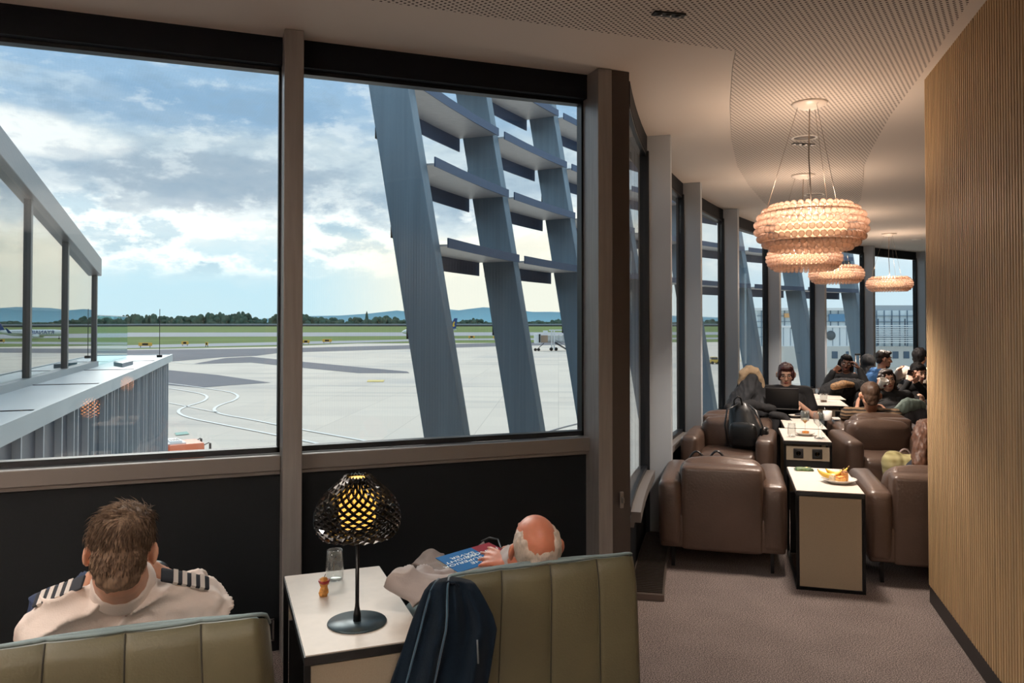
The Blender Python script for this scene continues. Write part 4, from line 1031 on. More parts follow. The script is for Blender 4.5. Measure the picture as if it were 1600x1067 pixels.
def head_parts(mb, T, ears=True, jaw=1.0):
    A = lambda x, y, z: T @ Vector((x, y, z)); k = T.to_scale()[0]; Rm = T.to_3x3().normalized()
    def e(c, d): mb.ell(A(*c), [q*k for q in d], rot=Rm, u=20, v=12)
    e((0,-.014,.022), (.074,.094,.090)); e((0,.026,-.028), (.060,.063,.082)); e((0,.048,-.082), (.040*jaw,.034,.030)); e((0,-.01,-.05), (.062,.06,.05))
    mb.cap(A(0,.086,.010), A(0,.104,-.026), .009*k, .0125*k, 8)
    for s in (-1,1): mb.cap(A(s*.010,.088,-.030), A(s*.012,.086,-.03), .008*k, .008*k, 8); mb.cap(A(s*.046,.062,-.022), A(s*.050,.045,-.018), .016*k, .016*k, 8)
    mb.cap(A(-.034,.076,.030), A(.034,.076,.030), .011*k, .011*k, 8); mb.cap(A(-.016,.079,-.062), A(.016,.079,-.062), .009*k, .009*k, 8)
    if ears:
        for s in (-1,1):
            r2 = Rm @ Matrix.Rotation(s*R(34),3,'Z')
            mb.ell(A(s*.086,-.012,-.008), [q*k for q in (.0095,.022,.034)], rot=r2, u=10, v=8)
def face_parts(T, root, skin_dark=False, closed=False):
    A = lambda x, y, z: T @ Vector((x, y, z)); k = T.to_scale()[0]; Rm = T.to_3x3().normalized()
    for s in (-1,1):
        mb = MB(); mb.ell(A(s*.029,.0795,.008), (.0125*k,.006*k,.0065*k), rot=Rm, u=10, v=6); ey = mb.build('eye', M_EYE, root)
        mb = MB(); mb.ell(A(s*.029,.0845,.007), (.006*k,.003*k,.006*k), rot=Rm, u=8, v=6); mb.build('iris', M_IRIS, ey)
        mb = MB(); mb.tube([A(s*.014,.088,.027), A(s*.028,.089,.032), A(s*.044,.078,.026)], .0035*k, 6); mb.build('eyebrow', M_BROW, root)
    mb = MB(); mb.tube([A(-.021,.081,-.061), A(-.008,.090,-.058), A(0,.0905,-.060), A(.008,.090,-.058), A(.021,.081,-.061), A(0,.090,-.067), A(-.020,.081,-.062)], .0042*k, 6); mb.build('lips', M_LIPD if skin_dark else M_LIPS, root)
def frame(yaw):
    f = Vector((math.sin(R(yaw)), math.cos(R(yaw)), 0)); r = Vector((f.y, -f.x, 0)); return f, r, Vector((0,0,1))
def headT(c, yaw, pitch=0, roll=0, S=PS):
    return Matrix.Translation(c) @ Matrix.Rotation(R(-yaw),4,'Z') @ Matrix.Rotation(R(pitch),4,'X') @ Matrix.Rotation(R(roll),4,'Y') @ Matrix.Scale(S,4)
def person(label, head, yaw, lean=-25, S=PS, hyaw=None, hpitch=0, hroll=0, wl=None, wr=None, hl=None, hr=None, nl=None, nr=None, curl=.6, al=None, ar=None, polel=None, poler=None, kpl=None, kpr=None,
           skin_m=None, top_m=None, leg_m=None, shoe_m=None, sleeve='long', voxel=.0085, hipz=None, face=False, ears=True, torso_w=1.0, neck_len=.165, neck_r=.053, wrinkle=.004, shl=0.0, sleeve_r=1.0, nb=None, hs=None, sdrop=0.0, kl=None, spread=0.0, hide_legs=False, dark=False, tors=.50):
    """yaw: the way the body faces (degrees right of straight out of the flat window)"""
    f, r, u = frame(yaw); skin_m = skin_m or M_SKIN
    T = headT(head, yaw if hyaw is None else hyaw, hpitch, hroll, hs or S)
    tl = (u*math.cos(R(lean))+f*math.sin(R(lean)))
    nb = nb if nb is not None else head-(u*.8+tl*.2).normalized()*neck_len*S-f*.012*S
    hip = nb-tl*tors*S
    if hipz is not None: hip.z = hipz
    root = empty('person', (hip.x, hip.y, 0), label, 'person')
    sl_, sr_ = nb-tl*(.055*S+sdrop)-r*.168*S*torso_w+u*shl, nb-tl*(.055*S+sdrop)+r*.168*S*torso_w-u*shl
    wl = wl if wl is not None else hip-r*.2*S+f*.28*S+u*.14*S; wr = wr if wr is not None else hip+r*.2*S+f*.28*S+u*.14*S
    pl = polel if polel is not None else (-r*.6-u*.8); pr_ = poler if poler is not None else (r*.6-u*.8)
    el, wl = ik(sl_, wl, .285*S, .25*S, pl); er, wr = ik(sr_, wr, .285*S, .25*S, pr_)
    hl = hl if hl is not None else (wl-el); hr = hr if hr is not None else (wr-er)
    nl = nl if nl is not None else (r-u*.6); nr = nr if nr is not None else (-r-u*.6)
    hj = [hip-r*.085*S, hip+r*.085*S]
    ank = [al if al is not None else Vector((0,0,0))+hip*1-r*.13*S+f*.52*S, ar if ar is not None else hip+r*.13*S+f*.52*S]
    if al is None: ank[0].z = .09*S
    if ar is None: ank[1].z = .09*S
    kn = []
    for i in range(2):
        kp = (kpl, kpr)[i]
        a0_ = ank[i].copy(); k, ank[i] = ik(hj[i], ank[i], .43*S, .42*S, kp if kp is not None else (u+f*.5)); k, ank[i] = (kl, a0_) if (kl is not None and i == 0) else (k, ank[i]); kn.append(k)
    ft = [ank[i]+((f*.9+r*(.15 if i else -.15)).normalized())*.14*S-u*.055*S for i in range(2)]
    # --- body
    mb = MB(); head_parts(mb, T, ears)
    hb = T @ Vector((0,-.022,-.055)); mb.cap(nb, hb, neck_r*1.04*S, neck_r*S, 14)
    def torso(mb, g):
        cw = .085*S*torso_w; ch = nb-tl*.17*S; wa = nb-tl*.36*S; pv = hip+tl*.03*S
        mb.cap(sl_, sr_, .052*S+g, .052*S+g, 14)
        for sx in (-1,1):
            mb.cap(nb-tl*.035*S+r*sx*.03*S, (sl_ if sx < 0 else sr_)+u*.005, .042*S+g, .045*S+g, 12)
            mb.cap(ch+r*sx*cw, wa+r*sx*.065*S, .088*S+g, .085*S+g, 14); mb.cap(wa+r*sx*.065*S, pv+r*sx*.075*S, .085*S+g, .095*S+g, 14)
        mb.cap(ch+f*.025*S, wa+f*.02*S, .095*S+g, .095*S+g, 14)
    torso(mb, -.006)
    mb.chain([sl_, el, wl], [.047*S,.036*S,.026*S]); mb.chain([sr_, er, wr], [.047*S,.036*S,.026*S])
    hand(mb, wl, hl, nl, S, -1 if hl.cross(nl).dot(r) < 0 and False else 1, curl); hand(mb, wr, hr, nr, S, -1, curl, spread)
    if not hide_legs:
        for i in range(2): mb.chain([hj[i], kn[i], ank[i]], [.075*S,.052*S,.036*S]); mb.cap(ank[i], ft[i], .034*S, .026*S)
    skin(mb, 'body', skin_m, root, voxel, 2)
    # --- clothes
    def wr_(co, no, off):
        p = co+off; n_ = noise.noise(p*9)*.6+noise.noise(p*21+Vector((3,1,2)))*.4
        if wrinkle > .008: n_ += 1.0*(1-abs(noise.noise(Vector((p.x*5+p.z*4, p.y*5, p.z*8-p.x*5)))))**8-.25
        return co+no*n_*wrinkle*2.0
    mb = MB(); torso(mb, .011)
    for a, e, w in ((sl_, el, wl), (sr_, er, wr)):
        if sleeve == 'long': mb.chain([a, e, w-(w-e).normalized()*.02], [.060*S*sleeve_r,.050*S*sleeve_r,.037*S*sleeve_r])
        else: mb.cap(a, a.lerp(e, .62), .062*S, .058*S)
    skin(mb, 'top', top_m, root, voxel, 3, wr_)
    if not hide_legs:
        mb = MB()
        mb.cap(hip-r*.07*S+tl*.06*S, hip+r*.07*S+tl*.06*S, .105*S, .105*S, 14)
        for i in range(2): mb.chain([hj[i], kn[i], ank[i]+(kn[i]-ank[i]).normalized()*.05*S], [.095*S,.068*S,.054*S])
        skin(mb, 'trousers', leg_m, root, voxel, 3, wr_)
        for i in range(2):
            mb = MB(); mb.chain([ank[i]-u*.02*S-f*.02*S, ft[i]-f*.03*S, ft[i]+f*.02*S], [.044*S,.040*S,.034*S]); mb.cap(ank[i], ank[i]-u*.03*S, .045*S, .045*S); skin(mb, 'shoe', shoe_m or M_BLACK, root, voxel, 2)
    if face: face_parts(T, root, dark)
    return dict(root=root, T=T, nb=nb, hip=hip, sl=sl_, sr=sr_, el=el, er=er, wl=wl, wr=wr, f=f, r=r, u=u, tl=tl, kn=kn, S=S)
def hair_mesh(P, shapes, mat, name='hair', voxel=.008, ns=.003, freq=40, stretch=(1,1,.35)):
    T = P['T']; k = T.to_scale()[0]; Rm = T.to_3x3().normalized(); mb = MB()
    for sh in shapes:
        if len(sh) == 2: mb.ell(T @ Vector(sh[0]), [q*k for q in sh[1]], rot=Rm, u=20, v=12)
        else: mb.cap(T @ Vector(sh[0]), T @ Vector(sh[1]), sh[2]*k, sh[3]*k)
    inv = T.inverted()
    def dp(co, no, off):
        q = inv @ (co+off); q = Vector((q.x*stretch[0],q.y*stretch[1],q.z*stretch[2]))*freq
        return co+no*(noise.noise(q)+.5*noise.noise(q*2.3))*ns*2
    return skin(mb, name, mat, P['root'], voxel, 2, dp)
SHORT = [((0,-.022,.034), (.079,.096,.088)), ((0,-.058,-.018), (.068,.050,.062))]
def cloth_mat(name, col, **k): return mm(name, col, .85, bump=.12, bs=220, **k)
M_BLKC = cloth_mat('black_cloth', (22,22,25)); M_JEAN = cloth_mat('dark_trousers', (34,38,48))

# ---------------------------------------------------------------- the pilot
PX = lambda x, y, z: at_d(x, y, z)
M_SHIRT = cloth_mat('white_shirt', (238,222,212)); M_NAVY = cloth_mat('navy_trousers', (30,44,74))
hd = PX(191, 861, 2.20)
P = person('person in a white pilot shirt with striped epaulettes, chin resting on both hands', hd, 2, nb=PX(192,912,2.25), hs=.97, sdrop=.058, lean=-20, S=1.16, hpitch=-14, hroll=3,
           wl=PX(140,914,2.33), wr=PX(246,897,2.36), hl=PX(156,880,2.33)-PX(140,914,2.33), hr=PX(226,872,2.33)-PX(246,897,2.36), nl=Vector((1,-.2,.1)), nr=Vector((-1,-.2,.1)), curl=.9, sleeve='short',
           polel=Vector((-.45,.55,-.6)), poler=Vector((.45,.5,-.6)), al=PX(243,898,2.90), ar=PX(250,1120,3.0), kl=PX(93,946,2.72), leg_m=M_NAVY, top_m=M_SHIRT, voxel=.0065, wrinkle=.013, torso_w=1.10, shl=.0, neck_len=.150, neck_r=.060)
M_HAIRB = mm('hair_brown', (66,50,40), .7, spec=.2, var=.35, vs=60, stretch=(3,3,.6), col2=(112,92,74))
h = hair_mesh(P, [((0,-.020,.040), (.083,.098,.090)), ((0,-.056,-.020), (.073,.054,.074)), ((0,-.056,-.055), (.064,.044,.058)), ((.005,.03,.095), (.068,.060,.042))], M_HAIRB, voxel=.0055, ns=.0032)
# hair strands lying over the cap
T = P['T']; inv = T.inverted(); rs = random.Random(11); off = rootloc(P['root']); mb = MB()
hv = [(v.co+off, v.normal.copy()) for v in h.data.vertices]
for i in range(3600):
    c, n_ = hv[rs.randrange(len(hv))]; q = inv @ c
    if q.y > .085 or q.z < -.06: continue
    fl = T.to_3x3() @ Vector((q.x*3+rs.uniform(-.25,.25)+(-.35 if q.z > .05 else 0), .15 if q.z > .085 else -.05, -1 if q.z < .09 else -.15)); fl.normalize()
    fl = (fl-n_*fl.dot(n_)).normalized(); L = rs.uniform(.018,.040)*(1.25 if q.z > .03 else .55); lift = rs.uniform(.05,.35)
    if q.x < -.055 and q.z > .02 and rs.random() < .15: lift = .9
    side = n_.cross(fl)*.0011; p0 = c-n_*.002; p1 = c+fl*L*.5+n_*L*lift*.35; p2 = c+fl*L+n_*L*lift*.30
    mb.add([p0-side, p0+side, p1+side*.8, p1-side*.8, p2, p1+n_*.0012], [(0,1,2,3),(3,2,4),(0,3,5),(1,5,2),(3,4,5),(2,5,4)], True)
hs = mb.build('hair_strands', M_HAIRB, h)
# collar, epaulettes, watch
f, r, u, S = P['f'], P['r'], P['u'], P['S']
nbp = P['nb']; mb = MB(); ax = (T @ Vector((0,-.02,-.05))-nbp).normalized()
Mc = Matrix.Translation(nbp+ax*.012) @ Vector((0,0,1)).rotation_difference(ax).to_matrix().to_4x4() @ Matrix.Rotation(R(-2),4,'Z')
mb.lathe([(.066*S,-.02),(.061*S,.018),(.0585*S,.030),(.0605*S,.031),(.066*S,.014),(.075*S,-.014),(.076*S,-.022)], 40, Mc)
mb.build('collar', M_SHIRT, P['root'])
for sx, s0 in ((-1,P['sl']), (1,P['sr'])):
    a = nbp+r*sx*.085*S+u*.012*S; b = s0+r*sx*.012*S+u*.066*S-f*.004; a.z = max(a.z, b.z+.010)
    dx = (b-a).normalized(); nn = Vector((0,0,1))-f*.55; nn = (nn-dx*nn.dot(dx)).normalized(); yy = nn.cross(dx)
    Mx = Matrix(((dx.x,yy.x,nn.x,a.x),(dx.y,yy.y,nn.y,a.y),(dx.z,yy.z,nn.z,a.z),(0,0,0,1))); L = (b-a).length
    ep = MB().rbox((L/2,0,.004), (L,.044*S,.009), .004, 2, M=Mx).build('epaulette', mm('epaulette_navy', (20,24,34), .7), P['root'])
    for k_ in range(4): MB().lohi((L*(.24+.185*k_),-.0225*S,-.001),(L*(.24+.185*k_)+L*.095,.0225*S,.0097), Mx).build('stripe', mm('stripe_silver', (226,216,208), .5), ep)
mb = MB(); q = P['wl']; d_ = (P['wl']-P['el']).normalized(); Mq = Matrix.Translation(q-d_*.035) @ Vector((0,0,1)).rotation_difference(d_).to_matrix().to_4x4()
mb.lathe([(.034,-.011),(.037,-.011),(.037,.011),(.034,.011)], 24, Mq, closed=True); mb.rbox((0,.038,0), (.03,.012,.032), .004, 2, M=Mq); mb.build('wristwatch', mm('watch_grey', (120,112,108), .3, .6), P['root'])

# ---------------------------------------------------------------- the reading man
M_GREYT = cloth_mat('taupe_trousers', (142,128,122)); M_STRIPE = cloth_mat('light_striped_shirt', (196,186,184))
hd = PX(836, 851, 2.74)
P2 = person('balding white haired person leaning back in the olive chair, reading a blue magazine', hd, -8, lean=-50, S=1.02, hyaw=6, hpitch=22, hroll=-4, hipz=.47,
           spread=1.2, wr=PX(801,879,2.84), hr=PX(752,866,2.93)-PX(801,879,2.84), nr=Vector((-.1,.9,-.55)), wl=PX(704,904,2.93), hl=PX(735,893,2.95)-PX(704,904,2.93), nl=Vector((.2,-.5,1)), curl=.22,
           polel=Vector((-.6,.5,.1)), poler=Vector((1,.2,-.4)), al=Vector((.92,3.40,.10)), ar=Vector((1.13,3.46,.10)), kpl=Vector((-.10,0,1)), kpr=Vector((0,0,1)), leg_m=M_GREYT, top_m=M_STRIPE, skin_m=M_SKINP, voxel=.0065, wrinkle=.011, neck_len=.14)
M_WHITEH = mm('hair_white', (206,190,176), .6, var=.15, vs=90, stretch=(3,3,.6), bump=.2, bs=200)
hair_mesh(P2, [((0,-.026,-.006), (.0790,.0960,.062)), ((0,-.06,-.035), (.064,.047,.055)), ((0,-.048,.018), (.070,.063,.056)), ((.046,-.026,.022), (.035,.066,.060)), ((-.046,-.026,.022), (.035,.066,.060))], M_WHITEH, voxel=.0055, ns=.0030, freq=60)
# open magazine on his lap
A, B, Cc, D = PX(681,872,3.08), PX(764,848,3.16), PX(797,869,2.96), PX(716,894,2.88)
ux = (B-A); vy = (D-A); nn = ux.cross(vy).normalized(); nn = nn if nn.z > 0 else -nn
def bk(mb, u0, u1, v0, v1, z0, z1):
    vs = [A+ux*a+vy*b+nn*z for z in (z0,z1) for a, b in ((u0,v0),(u1,v0),(u1,v1),(u0,v1))]
    return mb.add(vs, [(0,1,2,3),(7,6,5,4),(0,4,5,1),(1,5,6,2),(2,6,7,3),(3,7,4,0)])
ctr = (A+B+Cc+D)/4
t = empty('magazine', ctr, 'blue and crimson magazine lying in the lap of the reading man', 'magazine')
fix_normals(bk(MB(), .0, 1.0, 0, 1, -.014, -.001).build('pages', mm('paper_white', (232,228,222), .7), t))
cv = bk(MB(), -.005, .66, -.01, 1.01, -.001, .001).build('blue_cover', mm('cover_blue', (8,98,160), .75, spec=.15), t); fix_normals(cv)
cr_ = bk(MB(), .66, 1.005, -.01, 1.01, -.001, .001).build('crimson_cover', mm('cover_crimson', (140,18,42), .75, spec=.15), t); fix_normals(cr_)
exv = -(ux.normalized()); eyv = nn.cross(exv); 
def bookM(a, b, z=.0012):
    o = A+ux*a+vy*b+nn*z; return Matrix(((exv.x,eyv.x,nn.x,o.x),(exv.y,eyv.y,nn.y,o.y),(exv.z,eyv.z,nn.z,o.z),(0,0,0,1)))
mb = MB()
for i, tx in enumerate(('THE','SUPERIOR','WEIGHT','SAVER')): text_mesh(mb, tx, .035, bookM(.60,.78-.17*i), .0006, align='LEFT')
text_mesh(mb, '+', .03, bookM(.52,.92), .0006)
mb.build('cover_title', mm('title_white', (222,232,236), .5), cv)
mb = MB(); text_mesh(mb, 'RANGER', .036, bookM(.985,.40), .0006, align='LEFT'); mb.build('cover_title', mm('title_white', (222,232,236)), cr_)
# phone case strap and cup of cloth beside him
mb = MB(); mb.tube([PX(752,846,3.22), PX(765,840,3.22), PX(778,843,3.20), PX(783,856,3.14), PX(776,862,3.08)], .004, 6)
t = empty('headphone_cord', PX(778,843,3.20), 'thin black cord loop over the grey knee of the reading man', 'cord'); mb.build('cord', M_BLACK, t)

# ---------------------------------------------------------------- people in the far seats
M_TEE = cloth_mat('black_tee', (24,24,27)); M_HAIRR = mm('hair_auburn', (70,30,28), .45, var=.3, vs=50); M_HAIRK = mm('hair_black', (20,17,18), .65, spec=.25, var=.3, vs=50); M_HAIRD = mm('hair_darkbrown', (46,34,28), .5, var=.3, vs=50)
G0 = 36.1
LOOK = 180+G0                                             # facing back along the row towards the camera
# woman with the laptop
hd = PX(1228, 585, 9.0)
P3 = person('person with short auburn hair and glasses in a black tee, working on a laptop', hd, LOOK+2, neck_len=.118, lean=-22, hpitch=-14, wl=PX(1247,630,8.72), wr=PX(1196,628,8.72), hl=Vector((-.6,-.5,.1)), hr=Vector((.6,-.5,0)), curl=.6, sleeve='short',
            top_m=M_TEE, leg_m=M_BLKC, skin_m=M_SKINF, face=True, hipz=.46, torso_w=1.15, polel=Vector((.9,.0,-.5)), poler=Vector((-.9,.3,-.5)))
hair_mesh(P3, SHORT+[((.06,.02,.0), (.025,.05,.06)), ((-.06,.02,.0), (.025,.05,.06)), ((0,.055,.082), (.066,.036,.028))], M_HAIRR)
def glasses(P):
    T = P['T']; k = T.to_scale()[0]; mb = MB()
    for s in (-1,1): mb.tube([T @ Vector((s*.031+.022*math.cos(a*math.pi/8), .094, .004+.016*math.sin(a*math.pi/8))) for a in range(17)], .0018*k, 5); mb.tube([T @ Vector((s*.052,.092,.008)), T @ Vector((s*.08,.0,.01))], .0018*k, 5)
    mb.tube([T @ Vector((-.009,.098,.008)), T @ Vector((.009,.098,.008))], .0018*k, 5); mb.build('glasses', mm('glasses_dark', (50,40,40), .3), P['root'])
glasses(P3)
c0 = PX(1222,623,8.55); t = empty('laptop', c0, 'open black laptop on the lap of the auburn haired person', 'laptop', rz=R(-(LOOK+2)))
MB().rbox((0,-.02,0), (.345,.012,.235), .004, 2, M=Matrix.Rotation(R(-14),4,'X')).build('screen', mm('laptop_black', (16,16,18), .4), t, world=False)
MB().rbox((0,-.15,-.118), (.345,.24,.016), .004, 2).build('keyboard_base', mm('laptop_black', (16,16,18)), t, world=False)
# hooded woman with braids
hd = PX(1322, 568, 11.6)
P4 = person('person with long black braids in a black jacket, both hands raised to the face', hd, LOOK+6, neck_len=.135, lean=-26, hpitch=-6, hroll=-6, wl=PX(1343,577,11.3), wr=PX(1302,580,11.3), hl=PX(1334,563,11.33)-PX(1343,577,11.3), hr=PX(1312,573,11.33)-PX(1302,580,11.3), nl=Vector((-.5,.8,0)), nr=Vector((.5,.8,0)), curl=.9,
            top_m=M_BLKC, leg_m=M_BLKC, skin_m=M_SKIND, face=True, dark=True, hipz=.48, torso_w=1.1, sleeve_r=1.1, polel=Vector((.45,.0,-1)), poler=Vector((-.45,.2,-1)))
hair_mesh(P4, SHORT+[((.07,-.01,.03),(.085,-.02,-.16),.026,.020), ((-.07,-.01,.03),(-.085,-.02,-.16),.026,.020), ((.05,-.06,.0),(.07,-.07,-.22),.03,.022), ((-.05,-.06,.0),(-.07,-.07,-.22),.03,.022), ((0,.04,.085), (.066,.045,.03))], M_HAIRK, ns=.005)
# woman drinking from the mug
hd = PX(1386, 593, 9.7)
P7 = person('person with long dark hair and red printed black sweater, drinking from a mug', hd, LOOK-8, neck_len=.125, lean=-20, hpitch=-2, hroll=8, wr=PX(1372,608,9.42), hr=PX(1376,597,9.42)-PX(1372,608,9.42), nr=Vector((.4,.9,.2)), wl=PX(1440,628,9.5), curl=1.0,
            top_m=M_BLKC, leg_m=M_BLKC, skin_m=M_SKINF, face=True, hipz=.46, torso_w=1.15, sleeve_r=1.15, poler=Vector((-.9,.2,-.7)))
hair_mesh(P7, SHORT+[((.065,-.005,.04),(.10,.02,-.25),.035,.030), ((-.065,-.005,.03),(-.075,-.01,-.16),.028,.022), ((.03,-.06,.0),(.08,-.04,-.26),.045,.04), ((0,.035,.088), (.06,.04,.026)), ((.05,.055,.05),(.075,.05,-.03),.02,.018)], M_HAIRD, ns=.004)
f7 = P7['f']; c = P7['nb']-P7['tl']*.25*PS+f7*.146*PS; Mf = Matrix.Translation(c) @ Matrix.Rotation(R(-(LOOK-8)),4,'Z') @ Matrix.Rotation(R(20),4,'X')
MB().rbox((-.035,0,0), (.085,.012,.10), .004, 2, M=Mf).build('red_print', mm('print_red', (190,30,50), .7), P7['root']); MB().rbox((.075,0,-.01), (.075,.012,.10), .004, 2, M=Mf).build('grey_print', mm('print_grey', (84,66,60), .7), P7['root'])
def mug(loc, label, col=(232,228,222), rad=.042, ht=.088, ang=0, tilt=None, dots=False, cat='mug'):
    t = empty('mug', loc, label, cat, rz=R(ang))
    if tilt is not None: t.rotation_euler = tilt
    MB().lathe([(0,.004),(rad*.80,.0),(rad*.86,.004),(rad,ht),(rad*.93,ht),(rad*.78,.008),(0,.008)], 24).build('cup', mm('ceramic_white', col, .25), t, world=False)
    MB().tube([(rad*.95,0,ht*.82),(rad*1.5,0,ht*.78),(rad*1.65,0,ht*.5),(rad*1.4,0,ht*.24),(rad*.88,0,ht*.2)], .0055, 8).build('handle', mm('ceramic_white', col), t, world=False)
    if dots: MB().rbox((0,-rad*.93,ht*.45), (.03,.012,.03), .004, 2).build('motif', mm('motif_red', (110,40,44), .5), t, world=False)
    return t
m_ = mug(PX(1377,604,9.36), 'white mug with a small dark motif held at the mouth of the long haired person', rad=.050, ht=.105, tilt=(R(32),0,R(-10)), dots=True)
# man in the striped sweater (from behind)
m = bpy.data.materials.new('striped_knit'); m.use_nodes = True; g = NG(m.node_tree)
tc = g.n('ShaderNodeTexCoord').outputs['Object']; wv = g.n('ShaderNodeTexWave', {'Vector': tc, 'Scale': 9.0, 'Distortion': 3.0, 'Detail': 3.0}, bands_direction='Z').outputs[1]
p = g.n('ShaderNodeBsdfPrincipled', {'Base Color': g.ramp(wv, [(.45, lin((44,36,30))), (.6, lin((134,110,84)))]), 'Roughness': .9}); g.nt.links.new(p.outputs[0], g.n('ShaderNodeOutputMaterial').inputs[0]); M_KNIT = m
hd = PX(1359, 617, 7.95)
P8 = person('person with short brown hair in a brown striped sweater, seen from behind', hd, G0+2, nb=PX(1361,639,8.0), lean=-18, hpitch=-4, wl=PX(1339,640,8.15), hl=Vector((.3,.2,.7)), top_m=M_KNIT, leg_m=M_JEAN, skin_m=M_SKIN, hipz=.47, torso_w=1.15, sleeve_r=1.15, hyaw=G0-6)
hair_mesh(P8, [((0,-.022,.036), (.080,.098,.088)), ((0,-.060,-.018), (.070,.050,.064)), ((0,-.07,-.065), (.05,.026,.03))], mm('hair_midbrown', (78,58,44), .5, var=.3, vs=60))
# man in the denim jacket, in profile
M_DENIM = cloth_mat('denim', (58,104,156), var=.15, vs=14); hd = PX(1381, 561, 12.0)
P5 = person('person with short dark hair in a blue denim jacket, in profile facing right', hd, 20.6+90+8, neck_len=.145, lean=36, hpitch=-6, top_m=M_DENIM, leg_m=M_JEAN, skin_m=M_SKIN, face=True, hipz=.52, torso_w=1.15, sleeve_r=1.2)
hair_mesh(P5, [((0,-.020,.040), (.079,.096,.084)), ((0,-.056,-.015), (.069,.050,.058)), ((0,.05,.092), (.058,.045,.026))], M_HAIRD); 
mb = MB(); mb.cap(P5['T'] @ Vector((0,.03,-.09)), P5['T'] @ Vector((0,.052,-.086)), .04*PS, .036*PS); skin(mb, 'beard', M_HAIRD, P5['root'], .008, 2)
# dark haired figure behind
hd = PX(1355, 567, 12.7)
P6 = person('person in a black hooded coat, seen from behind beside the suitcase handle', hd, 20.6+10, lean=8, top_m=M_BLKC, leg_m=M_BLKC, skin_m=M_SKIN, hipz=.5, voxel=.011)
hair_mesh(P6, [((0,-.02,.02), (.098,.115,.115)), ((0,-.04,-.05),(0,-.05,-.16),.09,.12)], M_BLKC, name='hood', voxel=.012)
# woman with the phone
hd = PX(1435, 582, 10.5)
P9 = person('person with a black bob in a black jacket, looking at a phone held up', hd, LOOK-24, neck_len=.14, lean=-14, hpitch=-12, wl=PX(1431,598,10.2), wr=PX(1421,596,10.2), hl=PX(1427,585,10.2)-PX(1431,598,10.2), hr=PX(1424,585,10.2)-PX(1421,596,10.2), nl=Vector((-1,0,0)), nr=Vector((1,0,0)), curl=.8,
            top_m=M_BLKC, leg_m=M_BLKC, skin_m=M_SKINF, face=True, hipz=.46)
hair_mesh(P9, SHORT+[((.06,.01,.03),(.066,.02,-.06),.032,.028), ((-.06,.01,.03),(-.066,.02,-.06),.032,.028), ((.02,.055,.075), (.06,.036,.032))], M_HAIRK)
t = empty('phone', PX(1424,583,10.16), 'dark phone held up by the person with the black bob', 'phone', rz=R(-(LOOK-24)))
MB().rbox((0,0,0), (.072,.010,.14), .006, 3, M=Matrix.Rotation(R(75),4,'Y') @ Matrix.Rotation(R(-15),4,'X')).build('case', mm('phone_case', (58,34,40), .35), t, world=False)
MB().lathe([(0,.0065),(.007,.0065),(.007,.004)], 12, Matrix.Rotation(R(75),4,'Y') @ Matrix.Translation((.03,0,.06)) @ Matrix.Rotation(R(-90),4,'X')).build('camera_lens', M_BLACK, t, world=False)
# person in the pale hoodie behind
hd = PX(1438, 557, 12.7)
P10 = person('person with black hair in a cream hoodie, turned away behind the phone user', hd, 20.6+60, lean=28, top_m=cloth_mat('cream_cloth', (226,214,200)), leg_m=M_JEAN, skin_m=M_SKIN, hipz=.5, sleeve_r=1.25, torso_w=1.15, voxel=.011, wl=PX(1405,578,12.4))
hair_mesh(P10, [((0,-.02,.03), (.095,.112,.105)), ((0,-.055,-.03), (.078,.06,.07))], M_HAIRK, voxel=.01, ns=.005)
# person by the slatted wall in the near right chair
m = bpy.data.materials.new('plaid_wool'); m.use_nodes = True; g = NG(m.node_tree)
tc = g.n('ShaderNodeTexCoord').outputs['Object']
w1 = g.n('ShaderNodeTexWave', {'Vector': tc, 'Scale': 7.0, 'Distortion': 1.2}, bands_direction='X').outputs[1]; w2_ = g.n('ShaderNodeTexWave', {'Vector': tc, 'Scale': 6.0, 'Distortion': 1.2}, bands_direction='Z').outputs[1]
c = g.mix(g.m('MULTIPLY', w1, .8), lin((150,142,98)), lin((112,98,58))); c = g.mix(g.m('MULTIPLY', w2_, .5), c, lin((196,186,140)))
p = g.n('ShaderNodeBsdfPrincipled', {'Base Color': c, 'Roughness': .95}); g.nt.links.new(p.outputs[0], g.n('ShaderNodeOutputMaterial').inputs[0]); M_PLAID = m
hd = PX(1452, 682, 5.45)
P11 = person('person in a yellow green plaid top with brown hair, half hidden by the slatted wall', hd, G0+8, lean=4, hpitch=-16, S=1.02, top_m=M_PLAID, leg_m=M_JEAN, skin_m=M_SKIN, hipz=.50, torso_w=1.3, sleeve_r=1.4, tors=.36, neck_len=.135, wl=gw(1.38,6.2,.45), wr=gw(1.5,6.2,.45))
hair_mesh(P11, [((0,-.03,.02), (.10,.11,.10)), ((-.05,-.06,-.02),(-.07,-.08,-.20),.06,.045), ((.05,-.06,-.02),(.07,-.08,-.20),.06,.045)], mm('hair_chestnut', (92,62,46), .5, var=.35, vs=40), ns=.006)
